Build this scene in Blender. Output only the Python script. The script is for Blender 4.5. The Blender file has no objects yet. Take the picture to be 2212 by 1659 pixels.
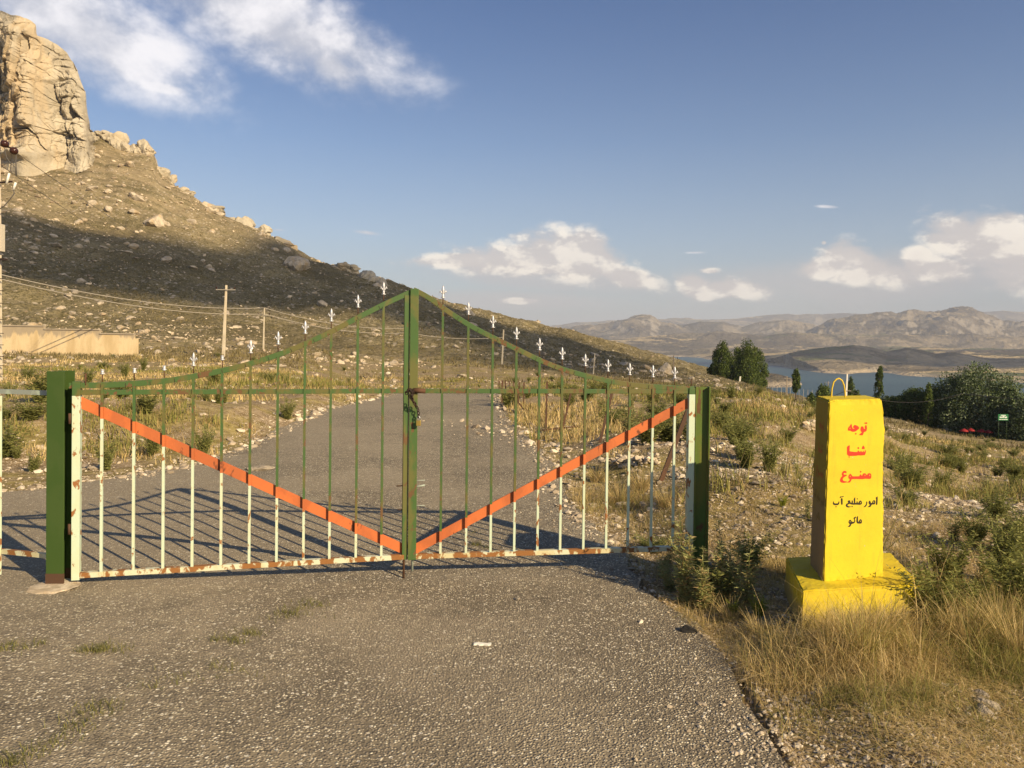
import bpy, bmesh, math, random
import numpy as np
from mathutils import Vector, Matrix, Euler
from mathutils.geometry import tessellate_polygon

PI = math.pi
R = math.radians
random.seed(7)
rng = np.random.default_rng(7)
scene = bpy.context.scene
col = scene.collection

# ------------------------------------------------------------------ camera
FPX, CX, VP = 1661.0, 1106.0, 756.5      # focal length and principal point on a 2212 x 1659 grid
CAM = Vector((0.0, 0.0, 1.7))
PITCH, ROLL = R(0.74), R(0.69)
cam_d = bpy.data.cameras.new("camera")
cam_d.sensor_width = 36.0
cam_d.lens = 36.0 * FPX / 2212.0
cam_d.shift_y = -(829.5 - VP) / 2212.0
cam_d.clip_start = 0.05
cam_d.clip_end = 60000
cam = bpy.data.objects.new("camera", cam_d)
col.objects.link(cam)
CROT = Euler((PI / 2 - PITCH, 0, 0)).to_matrix() @ Euler((0, 0, ROLL)).to_matrix()
cam.matrix_world = Matrix.Translation(CAM) @ CROT.to_4x4()
scene.camera = cam

def hor(u):
    return 735.0 + 0.012 * (u - CX)

def ray(u, v):
    return CROT @ Vector(((u - CX) / FPX, -(v - VP) / FPX, -1.0))

def at(u, v, Y):
    d = ray(u, v)
    return CAM + d * (Y / d.y)

# ------------------------------------------------------------------ light
SUN_EL, SUN_AZ = R(27.0), R(180 - 46.6)      # azimuth measured from +Y towards +X
SUN = Vector((math.cos(SUN_EL) * math.sin(SUN_AZ), math.cos(SUN_EL) * math.cos(SUN_AZ), math.sin(SUN_EL)))
ld = bpy.data.lights.new("sun", 'SUN')
ld.energy = 4.8
ld.angle = R(0.5)
ld.color = (1.0, 0.80, 0.52)
sun = bpy.data.objects.new("sun", ld)
col.objects.link(sun)
sun.rotation_euler = SUN.to_track_quat('Z', 'Y').to_euler()
sun.location = (20, -20, 30)
scene.view_settings.view_transform = 'Standard'
scene.view_settings.look = 'None'
scene.view_settings.exposure = 0.68
scene.view_settings.gamma = 1.0
scene.cycles.max_bounces = 5
scene.cycles.diffuse_bounces = 2
scene.cycles.volume_bounces = 0
scene.cycles.transparent_max_bounces = 8

# ------------------------------------------------------------------ node helper
class NT:
    def __init__(s, tree):
        s.t = tree; s.n = tree.nodes; s.l = tree.links
    def add(s, typ, **kw):
        n = s.n.new(typ)
        for k, v in kw.items():
            if k.startswith('i_'):
                key = k[2:]
                key = int(key) if key.isdigit() else key.replace('_', ' ')
                s.put(n.inputs[key], v)
            else:
                setattr(n, k, v)
        return n
    def put(s, sock, v):
        if hasattr(v, 'is_output') or isinstance(v, bpy.types.NodeSocket):
            s.l.new(v, sock)
        else:
            sock.default_value = v
    def math(s, op, a, b=0.0, c=0.0, clamp=False):
        n = s.n.new('ShaderNodeMath'); n.operation = op; n.use_clamp = clamp
        s.put(n.inputs[0], a); s.put(n.inputs[1], b); s.put(n.inputs[2], c)
        return n.outputs[0]
    def mix(s, f, a, b, mode='MIX'):
        n = s.n.new('ShaderNodeMix'); n.data_type = 'RGBA'; n.blend_type = mode
        n.clamp_factor = True
        s.put(n.inputs[0], f)
        s.put(n.inputs[6], a if not isinstance(a, tuple) else (*a[:3], 1)); s.put(n.inputs[7], b if not isinstance(b, tuple) else (*b[:3], 1))
        return n.outputs[2]
    def ramp(s, f, stops, interp='LINEAR'):
        n = s.n.new('ShaderNodeValToRGB'); s.put(n.inputs[0], f)
        cr = n.color_ramp; cr.interpolation = interp
        while len(cr.elements) < len(stops): cr.elements.new(0.5)
        for e, (p, c) in zip(cr.elements, stops):
            e.position = p
            e.color = (*c, 1) if isinstance(c, tuple) else (c, c, c, 1)
        return n.outputs[0]
    def noise(s, vec, scale, detail=4, rough=0.55, dist=0.0):
        n = s.n.new('ShaderNodeTexNoise')
        if vec is not None: s.put(n.inputs['Vector'], vec)
        n.inputs['Scale'].default_value = scale; n.inputs['Detail'].default_value = detail
        n.inputs['Roughness'].default_value = rough; n.inputs['Distortion'].default_value = dist
        return n.outputs[0]
    def voro(s, vec, scale, feature='F1', out='Distance', rnd=1.0):
        n = s.n.new('ShaderNodeTexVoronoi'); n.feature = feature
        if vec is not None: s.put(n.inputs['Vector'], vec)
        n.inputs['Scale'].default_value = scale
        n.inputs['Randomness'].default_value = rnd
        return n.outputs[out]
    def smooth(s, x, a, b):
        n = s.n.new('ShaderNodeMapRange'); n.interpolation_type = 'SMOOTHSTEP'
        s.put(n.inputs[0], x)
        n.inputs[1].default_value = a; n.inputs[2].default_value = b
        return n.outputs[0]
    def bump(s, h, strength, dist):
        n = s.n.new('ShaderNodeBump'); s.put(n.inputs['Height'], h)
        n.inputs['Strength'].default_value = strength; n.inputs['Distance'].default_value = dist
        return n.outputs[0]

def material(name):
    m = bpy.data.materials.new(name); m.use_nodes = True
    t = NT(m.node_tree); b = m.node_tree.nodes['Principled BSDF']
    b.inputs['Specular IOR Level'].default_value = 0.25
    return m, t, b

def obj_co(t): return t.add('ShaderNodeTexCoord').outputs['Object']
def geo_co(t): return t.add('ShaderNodeNewGeometry').outputs['Position']

# ------------------------------------------------------------------ world
def build_world():
    w = bpy.data.worlds.new("World"); scene.world = w; w.use_nodes = True
    t = NT(w.node_tree); bg = t.n['Background']
    sky = t.add('ShaderNodeTexSky'); sky.sky_type = 'NISHITA'; sky.sun_disc = False
    sky.sun_elevation = SUN_EL; sky.sun_rotation = SUN_AZ
    sky.altitude = 1500; sky.air_density = 1.0; sky.dust_density = 1.6; sky.ozone_density = 1.0
    co = t.add('ShaderNodeTexCoord').outputs['Generated']
    sep = t.add('ShaderNodeSeparateXYZ', i_0=co)
    X, Y, Z = sep.outputs
    el = t.math('ARCSINE', Z)
    az = t.math('ARCTAN2', X, Y)
    # image-like angular coordinates: kx, ky in units of tan; clouds are described by where they stand in the sky
    hazef = t.ramp(el, [(0.0, 0.86), (0.05, 0.68), (0.13, 0.38), (0.25, 0.12), (0.45, 0.0)])
    base = t.mix(hazef, sky.outputs[0], (3.9, 3.65, 3.6))
    tintf = t.smooth(el, 0.05, 0.5)
    base = t.mix(1.0, base, t.mix(tintf, (0.80, 0.86, 0.90), (0.50, 0.63, 0.82)), 'MULTIPLY')
    vec = t.add('ShaderNodeCombineXYZ', i_0=az, i_1=el, i_2=0.0).outputs[0]
    mp = t.add('ShaderNodeMapping'); t.put(mp.inputs[0], vec)
    mp.inputs['Scale'].default_value = (1.0, 1.7, 1.0)
    cn = t.noise(mp.outputs[0], 17.0, 9, 0.58, 0.1)
    mp2 = t.add('ShaderNodeMapping'); t.put(mp2.inputs[0], mp.outputs[0])
    mp2.inputs['Location'].default_value = (-0.016, -0.022, 0.0)
    cn2 = t.noise(mp2.outputs[0], 17.0, 9, 0.58, 0.1)
    wm = t.add('ShaderNodeMapping'); t.put(wm.inputs[0], vec)
    wm.inputs['Rotation'].default_value = (0, 0, R(-20)); wm.inputs['Scale'].default_value = (1.0, 1.35, 1)
    wn = t.noise(wm.outputs[0], 6.5, 10, 0.60, 0.12)
    SC = [1.02]
    def blob(u, v, ru, rv, rot=0.0):
        a0 = math.atan((u - CX) / FPX); e0 = math.atan((hor(u) - v) / FPX * math.cos(a0))
        dx = t.math('SUBTRACT', az, a0); dy = t.math('SUBTRACT', el, e0)
        c, s_ = math.cos(R(rot)), math.sin(R(rot))
        rx = ru * SC[0] / FPX; ry = rv * SC[0] / FPX
        p = t.math('ADD', t.math('MULTIPLY', dx, c / rx), t.math('MULTIPLY', dy, s_ / rx))
        q = t.math('ADD', t.math('MULTIPLY', dx, -s_ / ry), t.math('MULTIPLY', dy, c / ry))
        d = t.math('ADD', t.math('MULTIPLY', p, p), t.math('MULTIPLY', q, q))
        return t.math('SUBTRACT', 1.0, t.math('SQRT', d))
    def union(lst):
        o = lst[0]
        for x in lst[1:]: o = t.math('MAXIMUM', o, x)
        return o
    # broken high cloud, upper left
    W = union([blob(120, 40, 330, 110, -18), blob(250, 120, 150, 60, -25), blob(340, 190, 70, 16, -5),
               blob(620, 80, 330, 95, -14), blob(710, 140, 120, 60, -20), blob(520, 10, 240, 60, 0), 
               blob(790, 503, 38, 6, -5), blob(600, 497, 18, 2.5, 0),
               blob(1780, 447, 26, 4, -6), blob(1500, 546, 26, 3, 0)])
    wd = t.math('ADD', W, t.math('MULTIPLY', t.math('SUBTRACT', wn, 0.5), 2.6))
    wa = t.math('MULTIPLY', t.smooth(wd, -0.10, 0.85), t.smooth(W, -0.30, 0.25))
    wcol = t.mix(t.smooth(wn, 0.42, 0.62), (4.7, 4.75, 5.2), (8.2, 7.9, 7.9))
    out = t.mix(t.math('MULTIPLY', wa, 0.86), base, wcol)
    # soft grey layers near the horizon
    SC[0] = 1.1
    G = union([blob(1180, 600, 330, 40, -4), blob(1100, 650, 300, 30, 0), blob(1900, 600, 480, 60, 2), blob(2150, 560, 260, 70, 10)])
    gd = t.math('ADD', G, t.math('MULTIPLY', t.math('SUBTRACT', wn, 0.5), 1.0))
    ga = t.math('MULTIPLY', t.smooth(gd, 0.0, 0.7), 0.6)
    out = t.mix(ga, out, (4.3, 4.0, 3.95))
    # cumulus with billowing tops
    SC[0] = 1.38
    C = union([blob(1235, 550, 112, 50, -8), blob(1150, 562, 150, 34, 0), blob(1225, 545, 60, 40, 0), blob(1150, 562, 130, 28, 4), blob(1010, 562, 120, 15, 3), blob(1340, 592, 80, 22, -18),
               blob(1230, 545, 60, 30, 0), blob(1500, 618, 38, 24, -35), blob(1580, 624, 60, 20, -5), blob(1530, 585, 20, 6, 0),
               blob(1830, 558, 50, 34, -25), blob(1880, 590, 80, 26, -5), blob(1975, 570, 28, 26, -30), blob(1780, 580, 40, 20, 0),
               blob(2180, 545, 120, 52, -25), blob(2060, 512, 22, 8, 0), blob(1776, 525, 5, 4, 0), blob(2020, 580, 60, 20, -8),
               blob(1120, 650, 40, 6, 0)])
    cd = t.math('ADD', C, t.math('MULTIPLY', t.math('SUBTRACT', cn, 0.5), 1.7))
    ca = t.math('MULTIPLY', t.smooth(cd, -0.04, 0.46), t.smooth(C, -0.35, 0.1))
    lit = t.math('SUBTRACT', cn, cn2)
    lit = t.smooth(lit, -0.05, 0.11)
    core = t.smooth(cd, 0.2, 1.1)
    litc = t.mix(lit, (5.0, 4.6, 4.4), (8.6, 7.8, 6.7))
    litc = t.mix(t.math('MULTIPLY', core, 0.35), litc, (6.2, 5.5, 5.0))
    out = t.mix(t.math('MULTIPLY', ca, 0.88), out, litc)
    t.put(bg.inputs[0], out)
    bg.inputs[1].default_value = 0.086
build_world()

# ------------------------------------------------------------------ object helpers
def tag(o, label=None, cat=None, group=None, kind=None):
    if label: o['label'] = label
    if cat: o['category'] = cat
    if group: o['group'] = group
    if kind: o['kind'] = kind
    return o

def empty(name, loc, rz=0.0):
    o = bpy.data.objects.new(name, None); col.objects.link(o)
    o.location = loc; o.rotation_euler.z = rz; o.empty_display_size = 0.2
    return o

class MB:
    def __init__(s): s.v = []; s.f = []; s.m = []; s.sm = []
    def add(s, vs, fs, mi=0, smooth=False):
        b = len(s.v); s.v += [tuple(p) for p in vs]
        for f in fs:
            s.f.append([b + i for i in f]); s.m.append(mi); s.sm.append(smooth)
    def box(s, c, sx, sy, sz, M=None, mi=0):
        c = Vector(c); M = M or Matrix.Identity(3)
        vs = [c + M @ Vector((x * sx / 2, y * sy / 2, z * sz / 2)) for z in (-1, 1) for x, y in ((-1, -1), (1, -1), (1, 1), (-1, 1))]
        s.add(vs, [(0, 3, 2, 1), (4, 5, 6, 7), (0, 1, 5, 4), (1, 2, 6, 5), (2, 3, 7, 6), (3, 0, 4, 7)], mi)
    def beam(s, a, b, w, d, side, mi=0, trim=None):
        """rectangular bar from a to b; side = direction of its depth d, w across"""
        a = Vector(a); b = Vector(b); L = b - a; l = L.normalized()
        n = Vector(side).normalized(); n = (n - l * n.dot(l)).normalized(); q = l.cross(n)
        vs = []
        for p in (a, b):
            for i, j in ((-1, -1), (1, -1), (1, 1), (-1, 1)):
                vs.append(p + q * (i * w / 2) + n * (j * d / 2))
        s.add(vs, [(3, 2, 1, 0), (4, 5, 6, 7), (0, 1, 5, 4), (1, 2, 6, 5), (2, 3, 7, 6), (3, 0, 4, 7)], mi)
    def tube(s, path, r, n=8, mi=0, closed=False, caps=True):
        P = [Vector(p) for p in path]; N = len(P)
        rr = r if isinstance(r, (list, tuple)) else [r] * N
        vs = []; up = None
        for i in range(N):
            if closed: tdir = (P[(i + 1) % N] - P[i - 1]).normalized()
            else: tdir = (P[min(i + 1, N - 1)] - P[max(i - 1, 0)]).normalized()
            if up is None:
                up = Vector((0, 0, 1)) if abs(tdir.z) < .9 else Vector((1, 0, 0))
            a = tdir.cross(up)
            if a.length < 1e-6: a = tdir.orthogonal()
            a.normalize(); b_ = a.cross(tdir).normalized(); up = b_
            for k in range(n):
                th = 2 * PI * k / n
                vs.append(P[i] + a * (math.cos(th) * rr[i]) + b_ * (math.sin(th) * rr[i]))
        fs = []
        for i in range(N if closed else N - 1):
            i2 = (i + 1) % N
            for k in range(n):
                k2 = (k + 1) % n
                fs.append((i * n + k, i2 * n + k, i2 * n + k2, i * n + k2))
        s.add(vs, fs, mi, True)
        if caps and not closed:
            b = len(s.v) - N * n
            s.f.append([b + k for k in range(n)]); s.m.append(mi); s.sm.append(False)
            s.f.append([b + (N - 1) * n + k for k in reversed(range(n))]); s.m.append(mi); s.sm.append(False)
    def lathe(s, prof, c, n=12, mi=0):
        c = Vector(c); vs = []
        for r, z in prof:
            for k in range(n):
                th = 2 * PI * k / n
                vs.append(c + Vector((r * math.cos(th), r * math.sin(th), z)))
        fs = []
        for i in range(len(prof) - 1):
            for k in range(n):
                k2 = (k + 1) % n
                fs.append((i * n + k, i * n + k2, (i + 1) * n + k2, (i + 1) * n + k))
        s.add(vs, fs, mi, True)
    def build(s, name, mats, parent=None, bevel=0.0, world=True):
        me = bpy.data.meshes.new(name)
        off = parent.location if (parent is not None and world) else Vector((0, 0, 0))
        root = parent
        while world and root is not None and root.parent is not None:
            root = root.parent; off = off + root.location
        me.from_pydata([(x - off[0], y - off[1], z - off[2]) for x, y, z in s.v], [], s.f)
        if not isinstance(mats, (list, tuple)): mats = [mats]
        for m in mats: me.materials.append(m)
        me.polygons.foreach_set('material_index', s.m)
        me.polygons.foreach_set('use_smooth', s.sm)
        me.update()
        o = bpy.data.objects.new(name, me); col.objects.link(o)
        if parent is not None: o.parent = parent
        if bevel > 0:
            md = o.modifiers.new('bevel', 'BEVEL'); md.width = bevel; md.segments = 2; md.limit_method = 'ANGLE'
        return o

def np_mesh(name, verts, faces, mat, smooth=True, parent=None):
    """verts (N,3); faces (M,k) all the same size"""
    me = bpy.data.meshes.new(name)
    verts = np.asarray(verts, dtype=np.float32); faces = np.asarray(faces, dtype=np.int32)
    M_, k = faces.shape
    me.vertices.add(len(verts)); me.vertices.foreach_set('co', verts.ravel())
    me.loops.add(M_ * k); me.loops.foreach_set('vertex_index', faces.ravel())
    me.polygons.add(M_)
    me.polygons.foreach_set('loop_start', np.arange(0, M_ * k, k, dtype=np.int32))
    me.polygons.foreach_set('use_smooth', np.full(M_, smooth, dtype=bool))
    me.update(calc_edges=True)
    me.materials.append(mat)
    o = bpy.data.objects.new(name, me); col.objects.link(o)
    if parent is not None: o.parent = parent
    return o

def copy_tree(o, parent=None):
    c = o.copy(); col.objects.link(c); c.parent = parent
    for ch in o.children: copy_tree(ch, c)
    return c

# ------------------------------------------------------------------ numpy noise
def _h(ix, iy, iz=0, seed=0):
    n = (ix.astype(np.int64) * 374761393 + iy.astype(np.int64) * 668265263 + np.asarray(iz).astype(np.int64) * 2147483647 + seed * 1274126177) & 0xFFFFFFFF
    n = ((n ^ (n >> 13)) * 1103515245 + 12345) & 0xFFFFFFFF
    n = ((n ^ (n >> 16)) * 2246822519) & 0xFFFFFFFF
    return ((n ^ (n >> 15)) & 0xFFFFFF) / float(0xFFFFFF)

def vnoise(x, y, seed=0):
    x = np.asarray(x, float); y = np.asarray(y, float)
    ix = np.floor(x); iy = np.floor(y); fx = x - ix; fy = y - iy
    fx = fx * fx * fx * (fx * (fx * 6 - 15) + 10); fy = fy * fy * fy * (fy * (fy * 6 - 15) + 10)
    a = _h(ix, iy, 0, seed); b = _h(ix + 1, iy, 0, seed); c = _h(ix, iy + 1, 0, seed); d = _h(ix + 1, iy + 1, 0, seed)
    return (a * (1 - fx) + b * fx) * (1 - fy) + (c * (1 - fx) + d * fx) * fy * 1.0

def vnoise3(x, y, z, seed=0):
    ix = np.floor(x); iy = np.floor(y); iz = np.floor(z); fx = x - ix; fy = y - iy; fz = z - iz
    fx = fx * fx * (3 - 2 * fx); fy = fy * fy * (3 - 2 * fy); fz = fz * fz * (3 - 2 * fz)
    o = 0
    for dz in (0, 1):
        a = _h(ix, iy, iz + dz, seed); b = _h(ix + 1, iy, iz + dz, seed); c = _h(ix, iy + 1, iz + dz, seed); d = _h(ix + 1, iy + 1, iz + dz, seed)
        v = (a * (1 - fx) + b * fx) * (1 - fy) + (c * (1 - fx) + d * fx) * fy
        o = o + v * (fz if dz else 1 - fz)
    return o

def fbm(x, y, octv=5, seed=0, gain=0.5, ridged=False):
    o = 0; a = 1.0; tot = 0
    for k in range(octv):
        c, s_ = math.cos(0.6 * k), math.sin(0.6 * k)
        n = vnoise((x * c - y * s_) * 2 ** k + 17.3 * k, (x * s_ + y * c) * 2 ** k + 5.1 * k, seed + k) * 2 - 1
        if ridged: n = 1 - 2 * np.abs(n)
        o = o + a * n; tot += a; a *= gain
    return o / tot

def fbm3(x, y, z, octv=4, seed=0, gain=0.5, ridged=False):
    o = 0; a = 1.0; tot = 0
    for k in range(octv):
        n = vnoise3(x * 2 ** k + 9.1 * k, y * 2 ** k + 3.7 * k, z * 2 ** k, seed + k) * 2 - 1
        if ridged: n = 1 - 2 * np.abs(n)
        o = o + a * n; tot += a; a *= gain
    return o / tot

# ------------------------------------------------------------------ road outline (ground plan, metres)
def g0(u, v, z=0.0):
    d = ray(u, v); k = (z - CAM.z) / d.z; p = CAM + d * k
    return (p.x, p.y)
road_px_right = [(1740, 1640), (1652, 1485), (1600, 1410), (1545, 1352), (1490, 1310), (1440, 1270), (1395, 1225), (1345, 1180), (1300, 1140), (1250, 1085),
                 (1205, 1030), (1188, 985), (1160, 958), (1128, 934), (1108, 915), (1095, 893), (1083, 872), (1072, 853)]
road_px_left = [(842, 852), (800, 862), (720, 880), (660, 900), (590, 935), (520, 968), (430, 1000), (300, 1025), (150, 1048), (0, 1066)]
rr = [g0(u, v) for u, v in road_px_right]
rl = [g0(u, v) for u, v in road_px_left]
ROAD = [(2.6, -14.0), (2.35, -4.0), (1.8, 1.0)] + rr + [(0.2, 30.0), (-3.0, 36.0), (-8.0, 39.0), (-8.0, 35.5), (-5.0, 31.5)] + rl + [(-9.0, 8.6), (-16.0, 8.0), (-16.0, -14.0)]
_RP = np.array(ROAD)

def road_dist(x, y):
    """signed distance to the road outline, negative inside"""
    x = np.asarray(x, float); y = np.asarray(y, float)
    d2 = np.full(x.shape, 1e12); inside = np.zeros(x.shape, bool)
    n = len(_RP)
    for i in range(n):
        ax, ay = _RP[i]; bx, by = _RP[(i + 1) % n]
        ex, ey = bx - ax, by - ay
        tt = np.clip(((x - ax) * ex + (y - ay) * ey) / (ex * ex + ey * ey), 0, 1)
        d2 = np.minimum(d2, (x - ax - tt * ex) ** 2 + (y - ay - tt * ey) ** 2)
        cond = ((ay > y) != (by > y)) & (x < (bx - ax) * (y - ay) / (by - ay + 1e-12) + ax)
        inside ^= cond
    d = np.sqrt(d2)
    return np.where(inside, -d, d)

def tilt(x, y):
    """cross fall of the road: it drops towards the right-hand leaf"""
    x = np.asarray(x, float); y = np.asarray(y, float)
    return np.interp(x, [-3.3, -2.9, -0.8, 1.3, 1.75, 6.0], [0.0, 0.0, -0.10, -0.13, 0.0, 0.0]) * np.interp(y, [-6, 1.5, 9.0, 20.0], [0.0, 1.0, 1.0, 0.0])

# ------------------------------------------------------------------ terrain height
def zrow(Y, u, v): return 1.7 - (np.asarray(v, float) - hor(np.asarray(u, float))) * Y / FPX
UC = np.array([0, 150, 330, 480, 640, 830, 1000, 1150, 1300, 1400, 1530, 1650, 1750, 1850, 1950, 2100, 2212], float)
SKY_U = np.array([-700, -300, 0, 60, 130, 190, 215, 245, 275, 300, 328, 336, 350, 375, 400, 440, 480, 540, 580, 640, 700, 760, 830, 880, 960, 1100, 1180, 1300, 1400, 1530, 1600, 1700, 1800, 2000, 2212], float)
SKY_V = np.array([120, 120, 130, 130, 190, 285, 280, 299, 313, 312, 316, 352, 380, 402, 415, 445, 468, 490, 512, 540, 568, 584, 608, 620, 652, 690, 706, 735, 765, 800, 838, 858, 868, 882, 895], float)
def layer_z(u):
    """list of (Y, z) for every column u (array)"""
    I = lambda a: np.interp(u, UC, a)
    L = []
    z0 = np.zeros_like(u)
    L.append((np.full_like(u, 8.0), z0))
    L.append((np.full_like(u, 25.0), I([-.1, -.1, -.1, -.1, 0, 0, 0, 0, 0, 0, 0, 0, -.4, -.9, -1.5, -2.0, -2.1])))
    L.append((np.full_like(u, 45.0), I([-.2, -.2, -.2, -.2, -.5, -1.3, -1.3, -1.2, -1.2, -1.2, -1.7, -2.1, -2.8, -3.3, -3.6, -4.3, -4.6])))
    L.append((np.full_like(u, 66.0), I([-.4, -.4, -.3, -.2, -.5, -1.4, -1.2, -1.25, -1.6, -1.8, -2.5, -3.0, -4.3, -5.2, -5.8, -6.5, -6.9])))
    for Y, rows in ((100., [700, 702, 714, 735, 747, 764, 771, 785, 800, 812, 828, 852, 886, 897, 908, 938, 942]),
                    (150., [570, 600, 632, 660, 682, 702, 726, 755, 780, 797, 815, 850, 882, 888, 898, 922, 926]),
                    (200., [425, 482, 532, 577, 612, 650, 692, 735, 765, 785, 806, 846, 872, 878, 888, 906, 908])):
        L.append((np.full_like(u, Y), zrow(Y, u, I(rows))))
    vs = np.interp(u, SKY_U, SKY_V)
    y7 = np.interp(u, [165, 240], [247.0, 238.0])
    v7 = np.interp(u, [0, 185, 225], [1., 1., 0.]) * (350 - 0.02 * u) + (1 - np.interp(u, [0, 185, 225], [1., 1., 0.])) * (np.interp(u, UC, [345, 350, 395, 480, 560, 612, 654, 706, 742, 769, 801, 842, 864, 870, 880, 898, 900]))
    L.append((y7, zrow(y7, u, np.maximum(v7, vs + 3))))
    L.append((np.full_like(u, 262.0), zrow(262., u, vs)))
    z9 = zrow(262., u, vs)
    L.append((np.full_like(u, 300.0), np.where(u < 1530, z9 * 0.98 - 3 + np.where(u < 190, 4, 0), zrow(300., u, vs + 6))))
    L.append((np.full_like(u, 420.0), np.where(u < 1530, z9 * 0.6 - 20, -42.0)))
    L.append((np.full_like(u, 640.0), np.full_like(u, -58.5)))
    L.append((np.full_like(u, 760.0), np.full_like(u, -66.0)))
    L.append((np.full_like(u, 1000.0), np.full_like(u, -75.0)))
    return L
_UG = np.linspace(-1500, 3700, 1041)
_LY = np.linspace(math.log(4.0), math.log(1000.0), 420)
_ZG = np.zeros((len(_UG), len(_LY)))
_Ls = layer_z(_UG)
for _i in range(len(_UG)):
    ly = [math.log(a[0][_i]) for a in _Ls]; lz = [a[1][_i] for a in _Ls]
    _ZG[_i] = np.interp(_LY, ly, lz)
_k = np.exp(-np.linspace(-2, 2, 9) ** 2); _k /= _k.sum()
for _i in range(len(_UG)):
    _p = np.pad(_ZG[_i], 4, mode='edge'); _ZG[_i] = 0.55 * np.convolve(_p, _k, 'valid') + 0.45 * _ZG[_i]

def ground_z(x, y, detail=True):
    x = np.asarray(x, float); y = np.asarray(y, float)
    r = np.hypot(x, y) + 1e-6
    th = np.arctan2(x, y)
    thc = np.clip(th, -R(52), R(52))
    u = CX + FPX * np.tan(thc)
    Y = r * np.cos(thc)
    fu = np.clip((u - _UG[0]) / (_UG[1] - _UG[0]), 0, len(_UG) - 1.001)
    fy = np.clip((np.log(np.maximum(Y, 4.0)) - _LY[0]) / (_LY[1] - _LY[0]), 0, len(_LY) - 1.001)
    iu = fu.astype(int); iy = fy.astype(int); a = fu - iu; b = fy - iy
    z = (_ZG[iu, iy] * (1 - a) + _ZG[iu + 1, iy] * a) * (1 - b) + (_ZG[iu, iy + 1] * (1 - a) + _ZG[iu + 1, iy + 1] * a) * b
    back = np.clip((np.abs(th) - R(60)) / R(40), 0, 1)
    z = z * (1 - back) + (-0.02 * np.maximum(r - 40, 0)) * back
    if detail:
        rd = road_dist(x, y)
        off = np.clip(rd / 1.6, 0, 1) * np.clip((rd + 5) / 5, 0, 1)
        nz = fbm(x * 0.35, y * 0.35, 4, 3) * 0.12 + fbm(x * 1.7, y * 1.7, 3, 9) * 0.035
        z = z + off * nz * np.clip(60 / r, 0.0, 1.0) * 1.3
        far = np.clip((r - 55) / 80, 0, 1)
        z = z + far * (fbm(x * 0.035, y * 0.035, 5, 21, 0.55) * 2.0 + fbm(x * 0.16, y * 0.16, 5, 31, .6, True) * 0.95) * np.clip(1 - (r - 250) / 60, 0.35, 1)
        # hummocks each side of the road
        def hump(u_, v_, h, rx, ry):
            px, py = g0(u_, v_)
            return h * np.exp(-((x - px) / rx) ** 2 - ((y - py) / ry) ** 2)
        hs = (hump(1660, 1075, 0.22, 0.9, 1.1) + hump(1560, 1010, 0.20, 1.2, 1.4) + hump(1960, 1030, 0.12, 1.5, 1.2) + hump(380, 905, 0.35, 5.0, 2.4) + hump(180, 930, 0.3, 4.0, 2.0)
              + hump(620, 860, 0.4, 5.0, 3.0) + hump(1400, 960, 0.1, 2.0, 1.6))
        z = z + hs * np.clip(rd / 0.9, 0, 1)
        z = z + tilt(x, y)
        z = z - 0.035 * np.clip(rd / 0.25, 0, 1) * np.clip(1.5 - rd, 0, 1) - 0.03 * (rd < 0)
    return z

def road_z(x, y): return tilt(x, y) + 0.004
def gz(x, y):
    if float(road_dist(np.array([x]), np.array([y]))[0]) < 0 and y < 25: return float(road_z(x, y))
    return float(ground_z(np.array([x]), np.array([y]))[0])
def hit(u, v, tmin=2.0, tmax=900.0):
    d = ray(u, v)
    Ys = np.exp(np.linspace(math.log(tmin), math.log(tmax), 900))
    px = CAM.x + d.x / d.y * Ys; pz = CAM.z + d.z / d.y * Ys
    g = ground_z(px, Ys)
    below = np.nonzero(pz < g)[0]
    if len(below) == 0: return None
    i = below[0]
    if i == 0: i = 1
    a = (pz[i - 1] - g[i - 1]); b = (g[i] - pz[i]); f = a / (a + b + 1e-9)
    Y = Ys[i - 1] * (1 - f) + Ys[i] * f
    x = CAM.x + d.x / d.y * Y
    return Vector((x, Y, gz(x, Y)))
def stand(u, Y):
    """ground point in the direction of column u at depth Y"""
    x = Y * (u - CX) / FPX
    x = x - 0.012 * (hor(u) - VP - 21) * Y / FPX * 0
    return Vector((x, Y, gz(x, Y)))

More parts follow.
